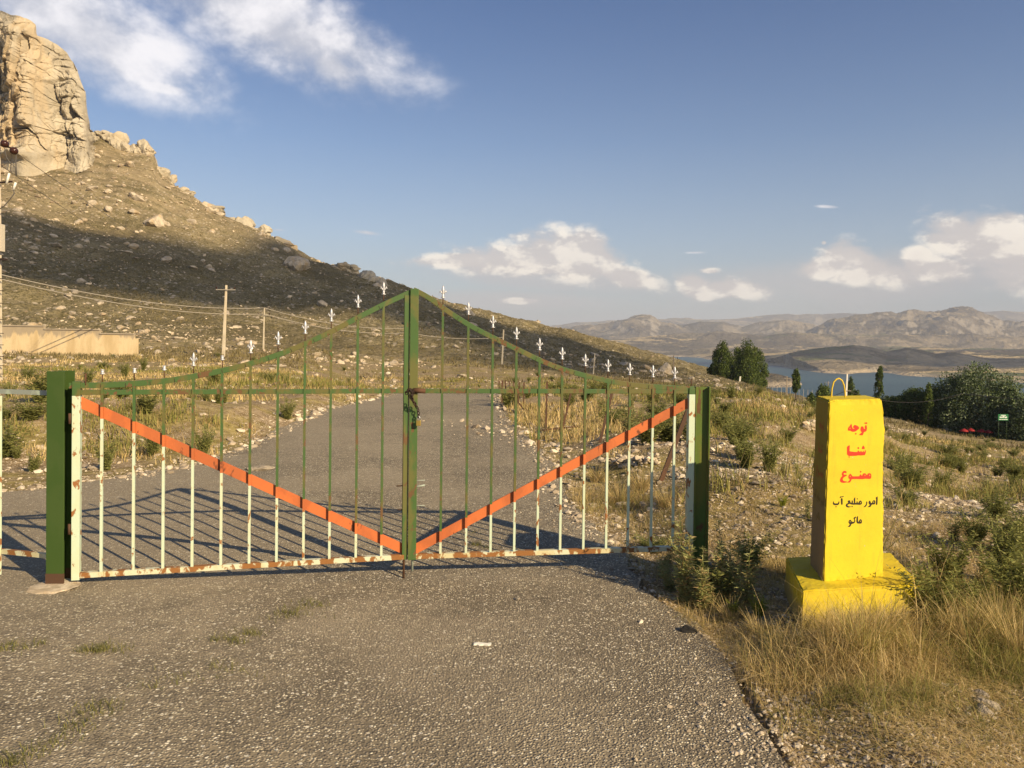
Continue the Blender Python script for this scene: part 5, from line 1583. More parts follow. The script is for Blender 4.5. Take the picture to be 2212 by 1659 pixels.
def blades(P, h, w, lean, seed, segs=2):
    """grass blades as bent tapering strips -> verts, faces"""
    r2 = np.random.default_rng(seed); n = len(P)
    az = r2.uniform(0, 2 * PI, n); fa = az + PI / 2 + r2.normal(0, .5, n)
    dx, dy = np.cos(az), np.sin(az); wx, wy = np.cos(fa) * w / 2, np.sin(fa) * w / 2
    V = []
    for k in range(segs + 1):
        f = k / segs
        b_ = lean * f ** 1.7
        cx = P[:, 0] + dx * b_ * h; cy = P[:, 1] + dy * b_ * h; cz = P[:, 2] + h * f * np.sqrt(np.maximum(1 - (lean * f * .8) ** 2, .1))
        ww = 1 - 0.85 * f
        V.append(np.stack([cx - wx * ww, cy - wy * ww, cz], -1)); V.append(np.stack([cx + wx * ww, cy + wy * ww, cz], -1))
    V = np.stack(V, 1).reshape(-1, 3); m_ = 2 * (segs + 1)
    base = (np.arange(n) * m_)[:, None, None]
    f = np.array([[2 * k, 2 * k + 1, 2 * k + 3, 2 * k + 2] for k in range(segs)])[None]
    return V, (base + f).reshape(-1, 4)

def near_px(x, Y, u_, v_, rx, ry):
    a, b_ = g0(u_, v_); return np.exp(-((x - a) / rx) ** 2 - ((Y - b_) / ry) ** 2)

def grass_field():
    # dense dry verge near the camera (right), thinner elsewhere
    def scatter(n, ulo, uhi, ylo, yhi, seed):
        r2 = np.random.default_rng(seed)
        u = r2.uniform(ulo, uhi, n); Y = np.exp(r2.uniform(math.log(ylo), math.log(yhi), n))
        return Y * (u - CX) / FPX, Y, r2
    # tufts near
    x, Y, r2 = scatter(13000, 1150, 2500, 2.5, 13, 1)
    rd = road_dist(x, Y); cl = fbm(x * 0.9, Y * 0.9, 4, 61)
    dens = np.clip(0.27 + cl * 2.0, 0, 1) * np.clip(rd / 0.15, 0, 1)
    dens *= 1 - 0.93 * np.clip(near_px(x, Y, 1660, 1090, 1.1, 1.4) + near_px(x, Y, 1600, 1010, 1.1, 1.5) + near_px(x, Y, 2170, 1050, 1.6, 2.2) + .8 * near_px(x, Y, 1960, 1100, .7, .8) + near_px(x, Y, 1290, 1090, .3, .8) + near_px(x, Y, 2100, 1640, .9, .28), 0, 1)
    dens += 1.0 * near_px(x, Y, 1850, 1400, .75, .40) + 0.6 * near_px(x, Y, 2100, 1330, .5, .5) + 0.5 * near_px(x, Y, 1560, 1290, .25, .3) + .5 * near_px(x, Y, 1330, 1060, .5, .9)
    mk = (np.abs(x - MARK.location.x) < .42) & (np.abs(Y - MARK.location.y) < .42)
    dens *= 1 - .85 * np.clip(near_px(x, Y, 1980, 1640, 1.1, .32) + near_px(x, Y, 2212, 1130, .7, .9) + .8 * near_px(x, Y, 2150, 1200, .5, .4), 0, 1)
    keep = (r2.uniform(0, 1, len(x)) < dens) & (rd > 0.02) & ~mk
    x, Y = x[keep], Y[keep]; n = len(x); bl = 26
    X = np.repeat(x, bl) + r2.normal(0, .045, n * bl); YY = np.repeat(Y, bl) + r2.normal(0, .045, n * bl)
    hh = np.repeat(np.clip(r2.lognormal(math.log(.085), .5, n), .03, .30), bl) * r2.uniform(.5, 1.25, n * bl)
    tall = near_px(X, YY, 1850, 1400, .6, .3) + near_px(X, YY, 1340, 1060, .5, .9) + near_px(X, YY, 2100, 1330, .5, .5)
    hh = hh * (.62 + 1.2 * tall)
    P = np.stack([X, YY, ground_z(X, YY) - .005], -1)
    ln_ = np.clip(r2.lognormal(math.log(.75), .6, n * bl), .15, 2.2)
    gsel = (fbm(X * 1.1, YY * 1.1, 4, 66) + r2.normal(0, .12, n * bl)) > .26
    for sel, mm, nm, lb in ((~gsel, M_BLADE, 'dry_grass', 'tangled straw-coloured grass on the verge round the yellow block'), (gsel, M_BLADE2, 'green_grass', 'greener grass mixed into the verge round the yellow block')):
        V, F = blades(P[sel], hh[sel], np.clip(.0024 + hh[sel] * .006, .002, .0055), ln_[sel], 2, 3)
        tag(np_mesh(nm, V, F, mm, False), lb, 'grass', None, 'stuff')
    # fallen straws matted on the soil
    x, Y, r2 = scatter(70000, 1350, 2500, 2.6, 9, 11)
    rd = road_dist(x, Y); keep = (rd > -.12 * r2.uniform(0, 1, len(x))) & (r2.uniform(0, 1, len(x)) < np.clip(.42 + fbm(x, Y, 4, 67) * 1.8 - .5 * near_px(x, Y, 1980, 1640, 1.1, .3), 0.03, 1)) & ~((np.abs(x - MARK.location.x) < .4) & (np.abs(Y - MARK.location.y) < .4))
    x, Y = x[keep], Y[keep]; a_ = r2.uniform(0, 6.28, len(x)); L_ = r2.uniform(.03, .13, len(x)); z0 = ground_z(x, Y) + r2.uniform(.004, .03, len(x)); tz = r2.normal(0, .012, len(x))
    d_ = np.stack([np.cos(a_) * L_, np.sin(a_) * L_, tz], -1); w_ = np.stack([-np.sin(a_), np.cos(a_), 0 * a_], -1) * .0014; c_ = np.stack([x, Y, z0], -1)
    V = np.stack([c_ - d_ / 2 - w_, c_ - d_ / 2 + w_, c_ + d_ / 2 + w_ * .4, c_ + d_ / 2 - w_ * .4], 1).reshape(-1, 3)
    tag(np_mesh('straw_litter', V, np.arange(len(V)).reshape(-1, 4), M_BLADE, False), 'fallen straws matted over the soil of the right verge', 'straw', None, 'stuff')
    # left bank and middle distance
    x, Y, r2 = scatter(30000, -350, 2500, 8.0, 60, 3)
    rd = road_dist(x, Y); cl = fbm(x * 0.33, Y * 0.33, 4, 62)
    dens = np.clip(0.30 + cl * 1.9, 0, 1) * np.clip(rd / 0.3, 0, 1)
    dens *= 1 - .9 * np.clip(near_px(x, Y, 2170, 1050, 1.7, 2.4) + near_px(x, Y, 1130, 925, .9, .8) + near_px(x, Y, 1620, 1020, 1.2, 1.8), 0, 1)
    keep = (r2.uniform(0, 1, len(x)) < dens) & (rd > .1)
    x, Y = x[keep], Y[keep]; n = len(x); bl = 16
    sp = np.repeat(.05 + Y * .004, bl)
    X = np.repeat(x, bl) + r2.normal(0, 1, n * bl) * sp; YY = np.repeat(Y, bl) + r2.normal(0, 1, n * bl) * sp
    hh = np.repeat(np.clip(r2.lognormal(math.log(.115), .5, n), .04, .42), bl) * r2.uniform(.5, 1.25, n * bl)
    P = np.stack([X, YY, ground_z(X, YY) - .01], -1)
    g = fbm(X * .15, YY * .15, 3, 63) + 0.25 * (X > 2)
    for sel, mm, nm, lb in ((g < 0.06, M_BLADE, 'dry_grass', 'pale dry grass over the banks beyond the gate'), (g >= 0.06, M_BLADE2, 'green_grass', 'greenish grass patches over the banks beyond the gate')):
        V, F = blades(P[sel], hh[sel], (.003 + YY[sel] * .0011), r2.uniform(.1, .8, sel.sum()), 4, 2)
        tag(np_mesh(nm, V, F, mm, False), lb, 'grass', None, 'stuff')
    # sparse tufts low on the hillside
    x, Y, r2 = scatter(36000, -150, 2400, 55, 250, 5)
    keep = r2.uniform(0, 1, len(x)) < np.clip(.35 + fbm(x * .08, Y * .08, 4, 64) * 1.4, 0, 1)
    x, Y = x[keep], Y[keep]; n = len(x); bl = 4
    X = np.repeat(x, bl) + r2.normal(0, .15, n * bl); YY = np.repeat(Y, bl) + r2.normal(0, .15, n * bl)
    P = np.stack([X, YY, ground_z(X, YY) - .03], -1)
    hh = np.repeat(r2.uniform(.15, .42, n), bl)
    V, F = blades(P, hh, np.clip(YY * .0012, .08, .25), r2.uniform(.1, .7, n * bl), 6, 1)
    tag(np_mesh('hill_grass', V, F, leaf_mat('hill_tuft', (.13, .105, .045), (.27, .215, .095), .2), False), 'low dry tufts dotted over the bare hillside', 'grass', None, 'stuff')
    # green tufts growing through cracks in the asphalt
    r2 = np.random.default_rng(8); Xs = []; Ys = []
    for u0, v0, u1, v1, k in ((600, 1318, 680, 1280, 260), (480, 1368, 560, 1345, 200), (0, 1400, 80, 1395, 220), (170, 1397, 270, 1388, 240), (120, 1580, 240, 1500, 200), (0, 1640, 120, 1580, 200), (330, 1460, 520, 1415, 120), (1010, 1152, 1080, 1158, 100), (1000, 1125, 1020, 1130, 30)):
        a = Vector(g0(u0, v0)); b_ = Vector(g0(u1, v1))
        k2 = max(3, k // 28); cf = r2.uniform(0, 1, k2); ci = r2.integers(0, k2, k); sp3 = r2.uniform(.012, .045, k2)[ci]; dx3 = r2.normal(0, .03, k2)[ci]; dy3 = r2.normal(0, .03, k2)[ci]
        f = cf[ci]; Xs.append(a.x + (b_.x - a.x) * f + dx3 + r2.normal(0, 1, k) * sp3 * 1.6); Ys.append(a.y + (b_.y - a.y) * f + dy3 + r2.normal(0, 1, k) * sp3)
    X = np.concatenate(Xs); YY = np.concatenate(Ys)
    V, F = blades(np.stack([X, YY, road_z(X, YY) - .002], -1), r2.uniform(.015, .055, len(X)), .004, r2.uniform(.5, 1.3, len(X)), 9, 2)
    tag(np_mesh('crack_weeds', V, F, leaf_mat('crack_green', (.10, .11, .03), (.27, .24, .08), .2), False), 'small green weeds growing in cracks of the road', 'weeds', None, 'stuff')
grass_field()

def plant_mesh(name, kind, seed, mat):
    """kind: 'stalk' upright stems with narrow leaves all along; 'bush' branching leafy clump"""
    r2 = np.random.default_rng(seed); V = []; F = []
    def strip(a, b_, w, nrm):
        d = b_ - a; s_ = np.cross(d, nrm); l = np.linalg.norm(s_)
        s_ = s_ / (l + 1e-9) * w / 2
        mid = (a + b_) / 2 + nrm * 0.0
        k = len(V); V.extend([a - s_ * .3, a + s_ * .3, mid + s_, b_, mid - s_]); F.append((k, k + 1, k + 2, k + 4)); F.append((k + 4, k + 2, k + 3, k + 3))
    ns = {'stalk': 7, 'bush': 24}[kind]
    for s in range(ns):
        az = r2.uniform(0, 2 * PI); ln = r2.uniform(.05, .55) if kind == 'stalk' else r2.uniform(.15, 1.0)
        h = r2.uniform(.6, 1.0) if kind == 'stalk' else r2.uniform(.45, 1.0)
        d = np.array([math.cos(az), math.sin(az), 0.])
        base = d * .03 * r2.uniform(0, 1)
        prev = base.copy(); nseg = 14 if kind == 'stalk' else 11
        for k in range(1, nseg + 1):
            f = k / nseg
            p = base + d * ln * f ** 1.4 * h * .55 + np.array([0, 0, h * f * (1 - .15 * ln * f)]) + r2.normal(0, .006, 3)
            sd = np.cross(p - prev, [0, 0, 1.]); sd = sd / (np.linalg.norm(sd) + 1e-6) * .006
            kk = len(V); V.extend([prev - sd, prev + sd, p + sd, p - sd]); F.append((kk, kk + 1, kk + 2, kk + 3))
            nl = 8 if kind == 'stalk' else 10
            for q in range(nl):
                if f < .12 and kind == 'bush': continue
                a2 = r2.uniform(0, 2 * PI); up = r2.uniform(-.1, .8)
                ld = np.array([math.cos(a2), math.sin(a2), up]); ld /= np.linalg.norm(ld)
                L = (r2.uniform(.07, .15) if kind == 'stalk' else r2.uniform(.05, .11)) * (1.15 - .5 * f)
                c = p + (prev - p) * r2.uniform(0, 1) + (r2.normal(0, .03, 3) if kind == 'bush' else 0)
                strip(c, c + ld * L, L * (.16 if kind == 'stalk' else .30), r2.normal(0, 1, 3))
            prev = p
    me = bpy.data.meshes.new(name)
    me.from_pydata([tuple(v) for v in V], [], [f if f[2] != f[3] else f[:3] for f in F]); me.materials.append(mat)
    return me
THIST = [plant_mesh('thistle', 'stalk', 400 + i, M_THIST) for i in range(4)]
BUSH = [plant_mesh('weed', 'bush', 420 + i, M_WEED) for i in range(4)]
BUSHY = [plant_mesh('weed', 'bush', 440 + i, M_WEEDY) for i in range(2)]

def put_plant(me, name, p, h, spread, label, cat, group=None):
    o = bpy.data.objects.new(name, me); col.objects.link(o)
    o.location = (p[0], p[1], p[2] - .02); o.scale = (spread, spread, h); o.rotation_euler.z = random.uniform(0, 6.28)
    return tag(o, label, cat, group)

def tuft_mesh(name, seed, n, mat):
    r2 = np.random.default_rng(seed); a = r2.uniform(0, 6.28, n); q = r2.uniform(0, 1, n) ** .7 * .16
    P = np.stack([np.cos(a) * q, np.sin(a) * q, 0 * a], -1)
    V, F = blades(P, r2.uniform(.35, 1.0, n), np.full(n, .009), np.clip(r2.lognormal(math.log(.35), .5, n), .05, 1.2), seed, 4)
    me = bpy.data.meshes.new(name); me.from_pydata(V.tolist(), [], F.tolist()); me.materials.append(mat); return me
M_BLADE3 = leaf_mat('green_gold_straw', (0.30, 0.27, 0.07), (0.58, 0.50, 0.17), 0.3, extra=(0.62, 0.47, 0.20))
def tufts():
    T1 = [tuft_mesh('grass_tuft', 500 + k, 260, M_BLADE) for k in range(3)]; T2 = [tuft_mesh('grass_tuft', 510 + k, 220, M_BLADE3) for k in range(2)]
    L = [(1868, 1430, .40, .55, T2, 'tall green-tinged grass tuft directly in front of the yellow base'), (1815, 1395, .27, .5, T1, 'dry grass tuft before the left half of the yellow base'),
         (1930, 1385, .28, .5, T1, 'dry grass tuft before the right corner of the yellow base'), (1765, 1360, .20, .4, T1, 'short dry tuft at the left front corner of the yellow base'),
         (2090, 1400, .34, .6, T1, 'thick rusty-straw tuft right of the green-tinged one'), (2160, 1380, .36, .6, T1, 'tall straw tuft near the right edge of the picture'),
         (2205, 1420, .34, .6, T1, 'straw tuft cut by the right edge of the picture'), (1980, 1430, .24, .5, T2, 'greenish tuft between the straw tufts in front of the base'),
         (1700, 1400, .17, .4, T2, 'small greenish tuft by the road edge left of the yellow base'), (1640, 1370, .16, .4, T1, 'small dry tuft at the road edge below the gate thistles'),
         (1580, 1340, .18, .4, T1, 'dry tuft among the feet of the gate thistles'), (1340, 1090, .30, .6, T1, 'dry grass tuft behind the lower right brace'),
         (1290, 1040, .30, .6, T1, 'pale tuft behind the middle of the right leaf'), (1385, 1060, .34, .7, T1, 'pale tuft behind the outer part of the right leaf'), (1440, 1090, .26, .6, T1, 'pale tuft beside the right hinge stile')]
    for k, (u, v, h, sp, ms, lab) in enumerate(L):
        p = hit(u, v)
        if p is not None: put_plant(ms[k % len(ms)], 'grass_tuft', p, h, sp * .9, lab, 'grass tuft')
tufts()

def weeds():
    near = [(1478, 1302, .60, .42, THIST, 'thistle', 'tall spiky thistle hiding the foot of the right hinge stile'),
            (1520, 1318, .40, .40, THIST, 'thistle', 'spiky thistle in front of the right gate post'),
            (1448, 1275, .20, .30, THIST, 'thistle', 'low thistle under the end of the bottom rail'),
            (1572, 1298, .50, .38, THIST, 'thistle', 'spiky thistle just right of the right gate post'),
            (1608, 1305, .38, .36, THIST, 'thistle', 'thistle leaning between the right post and the yellow block'),
            (1540, 1310, .22, .35, THIST, 'thistle', 'brown-tinged thistle at the road edge below the right post'),
            (1640, 1335, .19, .16, BUSHY, 'weed', 'bright yellow-green weed left of the yellow block base'),
            (1590, 1330, .14, .15, BUSHY, 'weed', 'small yellow-green weed nearest the road edge'),
            (2010, 1345, .42, .34, BUSH, 'weed', 'dark leafy weed at the right corner of the yellow base'),
            (2050, 1270, .40, .36, BUSH, 'weed', 'leafy weed right of the yellow block, second from it'),
            (2170, 1260, .48, .45, BUSH, 'weed', 'dense dark weed at the right picture edge level with the yellow base'),
            (2190, 1200, .40, .42, BUSH, 'weed', 'dark weed at the right picture edge, behind the dense one'),
            (2105, 1180, .34, .30, BUSH, 'weed', 'upright green weed on the gravel right of the yellow block'),
            (1690, 1095, .16, .14, BUSHY, 'weed', 'low yellow-green cushion on the gravel left of the yellow block'),
            (1405, 1190, .14, .40, BUSH, 'weed', 'low green weeds at the right end of the bottom rail'),
            (1745, 1120, .28, .18, THIST, 'thistle', 'slim thistle touching the left edge of the yellow block'),
            (1725, 1040, .32, .22, THIST, 'thistle', 'slim thistle on the slope left of the yellow block'),
            (1690, 1030, .30, .22, THIST, 'thistle', 'thin thistle two plants left of the yellow block'),
            (1660, 1020, .40, .34, BUSH, 'weed', 'bushy weed on the gravel heap right of the gate post'),
            (1610, 1010, .40, .40, BUSH, 'weed', 'broad weed just right of the gate post on the heap'),
            (1432, 1250, .24, .34, THIST, 'thistle', 'thistle left of the tall one, in front of the bottom rail end'),
            (1490, 1310, .24, .30, THIST, 'thistle', 'withered thistle nearest the asphalt lump'),
            (1555, 1295, .30, .34, BUSH, 'weed', 'leafy weed between the two thistles right of the gate post'),
            (1620, 1230, .30, .34, BUSH, 'weed', 'leafy weed on the gravel between the post and the yellow base'),
            (2090, 1330, .30, .34, BUSH, 'weed', 'leafy weed in straw grass two plants right of the yellow base'),
            (2120, 1290, .36, .34, THIST, 'thistle', 'grey-green thistle in the straw right of the yellow base'),
            (2205, 1330, .44, .45, BUSH, 'weed', 'dark weed at the right edge, nearest the camera of those there'),
            (2150, 1120, .30, .40, BUSH, 'weed', 'round weed on the far right gravel'),
            (2060, 1170, .30, .34, THIST, 'thistle', 'thin thistle on gravel behind the leaning dry stalks'),
            (1960, 1090, .25, .40, BUSH, 'weed', 'low weed behind the right edge of the yellow block'),
            (1940, 1020, .30, .50, BUSH, 'weed', 'wide weed behind the yellow block at the height of the red letters'),
            (2050, 985, .45, .9, BUSH, 'weed', 'wide weed thicket before the grove, left part'),
            (2120, 975, .45, .9, BUSH, 'weed', 'wide weed thicket before the grove, middle part'),
            (2190, 985, .40, .8, BUSH, 'weed', 'wide weed thicket before the grove, at the picture edge')]
    for k, (u, v, h, sp, ms, nm, lab) in enumerate(near):
        x, y = g0(u, v, 0.0); p = hit(u, v)
        if p is None: continue
        kk = 1.0 if 'yellow-green' in lab or 'slim' in lab or 'thin' in lab else 1.35
        put_plant(ms[k % len(ms)], nm, p, h * (1.2 if kk > 1 else 1), sp * kk * 1.08, lab, nm)
    # left bank and mid-field shrubs
    L2 = [(440, 985, .55, .5, 'dark green weed at the road edge behind the fourth picket'), (230, 1015, .5, .45, 'green weed beside the lower bank behind the first picket'), (330, 985, .45, .5, 'green weed between the second and fourth pickets on the bank'),
          (90, 870, .75, 1.0, 'wide green weed left of the left post below the wall'), (60, 820, .7, 1.0, 'green shrub just below the wall at the left'), (190, 830, .8, .9, 'green shrub behind the top of the left post'),
          (270, 815, .8, .9, 'green shrub below the right end of the wall'), (310, 800, .9, .8, 'dark shrub at the right end of the wall'), (620, 905, .5, .6, 'small green weed at the left road edge near the bend'),
          (1095, 880, .7, .7, 'green weed round the far stakes by the road crest'), (1112, 878, .7, .6, 'leafy weed hiding the foot of the far stakes')]
    for k, (u, v, h, sp, lab) in enumerate(L2):
        p = hit(u, v)
        if p is None: continue
        put_plant(BUSH[k % 4], 'weed', p, h, sp, lab, 'weed')
    r2 = np.random.default_rng(31); c = 0; tries = 0
    while c < 250 and tries < 4000:
        tries += 1
        u = r2.uniform(-100, 2350); Y = math.exp(r2.uniform(math.log(9), math.log(75)))
        x = Y * (u - CX) / FPX
        if road_dist(np.array([x]), np.array([Y]))[0] < 0.8: continue
        if abs(Y - 66) < 3 and u < 330: continue
        if float(fbm(np.array([x * .12]), np.array([Y * .12]), 3, 65)[0]) + (0.30 if x > 2 else 0.08) < r2.uniform(-.1, .35): continue
        h = r2.uniform(.22, .62); sp_ = h * r2.uniform(1.1, 2.0)
        zone = ('below the rendered wall' if u < 300 else 'behind the outer left leaf' if u < 520 else 'behind the inner left leaf' if u < 885 else 'behind the inner right leaf' if u < 1200 else
                'behind the outer right leaf' if u < 1500 else 'between the right post and the yellow block' if u < 1770 else 'just right of the yellow block' if u < 1990 else 'near the right picture edge')
        dd_ = 'close' if Y < 16 else ('middle-distance' if Y < 32 else 'far')
        lab = ('tall ' if h > .42 else 'low ') + dd_ + ' grey-green weed ' + zone
        mset = BUSH if r2.uniform() < .8 else THIST
        put_plant(mset[int(r2.integers(0, 4))], 'weed', (x, Y, gz(x, Y)), h, sp_, lab, 'weed', lab.replace('weed', 'weeds'))
        c += 1
    # a few long bare stems right of the block
    m = MB()
    for a, b_ in (((1905, 1170), (1955, 1052)), ((1900, 1200), (1975, 1030)), ((1912, 1190), (2000, 1120))):
        p = hit(*a); q = at(b_[0], b_[1], p.y + .1); m.tube([p, p.lerp(q, .5) + Vector((.01, 0, .02)), q], [.003, .0025, .001], 5)
    tag(m.build('dry_stalks', M_BLADE), 'long pale dry stalks leaning beside the right edge of the yellow block', 'dry stalks')
weeds()

# ------------------------------------------------------------------ trees
def tree(name, base, H, prof, nleaf, leafsz, mat, label, group=None, trunk_h=0.1, clusters=60, cl_r=0.16, seed=1, lean=(0, 0), stems=1, up=0.0, cat='tree'):
    """prof: list of (height fraction, radius in metres) of the crown envelope"""
    r2 = np.random.default_rng(seed)
    root = empty(name, base); tag(root, label, cat, group)
    m = MB()
    tr = 0.028 * H
    for s in range(stems):
        ox = r2.normal(0, .5) if stems > 1 else 0
        top = Vector((ox * 1.5 + lean[0], lean[1], H * .85))
        P = [Vector((ox, 0, -.3))] + [Vector((ox, 0, 0)).lerp(top, f) + Vector((r2.normal(0, .02 * H * .3), r2.normal(0, .02 * H * .3), 0)) for f in (.1, .3, .5, .75, 1)]
        m.tube([p + Vector(base) for p in P], [tr, tr * .9, tr * .7, tr * .5, tr * .25, tr * .08], 7)
        for k in range(9):
            f = r2.uniform(trunk_h + .05, .8); a = r2.uniform(0, 6.28); rad = np.interp(f, [p[0] for p in prof], [p[1] for p in prof]) * .8
            q = Vector((ox, 0, 0)).lerp(top, f); e = q + Vector((math.cos(a) * rad, math.sin(a) * rad, rad * (.5 + up)))
            m.tube([q + Vector(base), q.lerp(e, .5) + Vector((0, 0, -.05)) + Vector(base), e + Vector(base)], [tr * .3, tr * .2, tr * .05], 5)
    m.build('trunk', M_BARK, root)
    hs = np.array([p[0] for p in prof]); rs = np.array([p[1] for p in prof])
    # cluster centres, mostly towards the surface of the envelope
    C = []; S = []
    while len(C) < clusters:
        f = r2.uniform(hs.min(), hs.max()); a = r2.uniform(0, 6.28); rr_ = np.interp(f, hs, rs)
        if r2.uniform(0, 1) > (rr_ / rs.max()) ** .7: continue
        q = rr_ * (r2.uniform(.15, 1) ** .5) * r2.uniform(.78, 1.06)
        C.append((math.cos(a) * q + lean[0] * f, math.sin(a) * q + lean[1] * f, f * H)); S.append(cl_r * rs.max() * r2.uniform(.6, 1.35))
    C = np.array(C); S = np.array(S)
    k = r2.integers(0, clusters, nleaf)
    d = r2.normal(0, 1, (nleaf, 3)); d /= np.linalg.norm(d, axis=1)[:, None]
    rad = S[k] * r2.uniform(.35, 1, nleaf) ** .6
    P = C[k] + d * rad[:, None] * np.array([1, 1, 1 + up * 1.6])
    sz = leafsz * r2.uniform(.55, 1.3, nleaf)
    n = r2.normal(0, 1, (nleaf, 3)) + d * .8; n /= np.linalg.norm(n, axis=1)[:, None]
    t1_ = np.cross(n, r2.normal(0, 1, (nleaf, 3)) + np.array([0, 0, up * 2])); t1_ /= np.linalg.norm(t1_, axis=1)[:, None] + 1e-9
    t2_ = np.cross(n, t1_)
    if up > 0:   # leaves elongated along the rising twig
        t1_, t2_ = t2_, t1_
    V = np.stack([P - t1_ * sz[:, None] * .55, P + t2_ * sz[:, None] * .32, P + t1_ * sz[:, None] * .55, P - t2_ * sz[:, None] * .32], 1).reshape(-1, 3)
    F = np.arange(nleaf * 4).reshape(-1, 4)
    o = np_mesh('crown', V, F, mat, False, root)
    return root

POP = [(.03, .45), (.15, .85), (.4, 1.0), (.65, .85), (.85, .5), (.98, .12)]
def pop(u, Y, vt, vb, wpx, label, seed, mat=M_POPLAR, n=3600, prof=POP, group=None, lean=(0, 0), ls=.26, up=.6, cl=70):
    b_ = at(u, vb, Y); base = Vector((b_.x, Y, gz(b_.x, Y)))
    top = at(u, vt, Y); H = top.z - base.z
    half = wpx / 2 * Y / FPX
    return tree('poplar_tree', base, H, [(f, r_ * half) for f, r_ in prof], int(n * 1.9), ls, mat, label, group, .05, int(cl * 1.4), .30, seed, lean, up=up)
pop(1558, 148, 741, 850, 46, 'left-hand tall poplar of the clump behind the right post', 1, n=5200)
pop(1590, 153, 757, 850, 44, 'shaded poplar in the middle of the clump behind the right post', 2, n=4200)
pop(1613, 147, 743, 852, 62, 'broadest poplar of the clump, with a round crown', 3, n=6500)
pop(1640, 149, 760, 850, 36, 'right-hand poplar of the clump behind the right post', 4, n=4000)
pop(1540, 150, 790, 850, 30, 'short bushy poplar at the left foot of the clump', 5, n=2600)
pop(1719, 115, 800, 893, 18, 'lone slim poplar with a bare trunk standing in front of the lake', 6, n=1800, prof=[(.32, .35), (.42, .9), (.7, 1.0), (.9, .7), (.99, .2)], ls=.22)
pop(1893, 105, 789, 880, 22, 'slim wind-bent poplar just right of the yellow block', 7, n=2300, lean=(.5, 0), ls=.2, prof=[(.0, .5), (.2, .8), (.5, .9), (.8, .7), (.98, .15)])
pop(1837, 105, 815, 880, 22, 'faint poplar directly behind the yellow block loop', 8, n=1500, ls=.2)
pop(1851, 100, 842, 885, 20, 'small round shrub-like poplar behind the top of the yellow block', 9, n=1200, ls=.2)
pop(1778, 95, 835, 895, 34, 'dark bushy tree left of the yellow block top', 10, n=2600, ls=.22)
pop(1752, 90, 852, 898, 20, 'small dark bush left of the bushy tree by the yellow block', 11, n=1400, ls=.2)

BR = [(.02, .75), (.2, 1.0), (.5, 1.0), (.75, .82), (.92, .5), (1.0, .15)]
def willow(u, Y, vt, vb, wpx, label, seed, n=7000, ls=.22, mat=M_WILLOW, name='willow_tree', cl=120, up=.2):
    b_ = at(u, vb, Y); base = Vector((b_.x, Y, gz(b_.x, Y))); H = at(u, vt, Y).z - base.z
    half = wpx / 2 * Y / FPX
    return tree(name, base, H, [(f, r_ * half) for f, r_ in BR], int(n * 1.9), ls, mat, label, 'trees of the grove on the right', .1, int(cl * 1.3), .22, seed, stems=2, up=up)
willow(2112, 92, 806, 945, 190, 'largest round silvery tree of the grove', 21, 20000, cl=170)
willow(2172, 88, 836, 945, 100, 'silvery tree at the right picture edge of the grove', 22, 9000)
willow(2040, 95, 832, 938, 100, 'dark shaded tree left of the largest silvery tree', 23, 9000, mat=M_POPLAR)
willow(2240, 84, 862, 955, 130, 'low tree cut by the right picture edge', 24, 6000)
willow(1978, 98, 846, 925, 80, 'rounded green tree in the middle of the grove', 25, 6000, mat=M_POPLAR)
willow(1935, 98, 862, 922, 60, 'low green tree at the left end of the grove', 26, 4500, mat=M_POPLAR)
willow(1915, 100, 858, 915, 34, 'narrow pale tree right behind the edge of the yellow block', 27, 2600)
pop(2004, 92, 828, 930, 20, 'slim poplar rising in the left part of the grove', 28, n=1800, ls=.2)
pop(2052, 96, 814, 935, 22, 'poplar top rising left of the largest tree, first of two', 29, n=2200, ls=.2)
pop(2072, 97, 811, 935, 26, 'poplar top rising left of the largest tree, second of two', 30, n=2400, ls=.2)

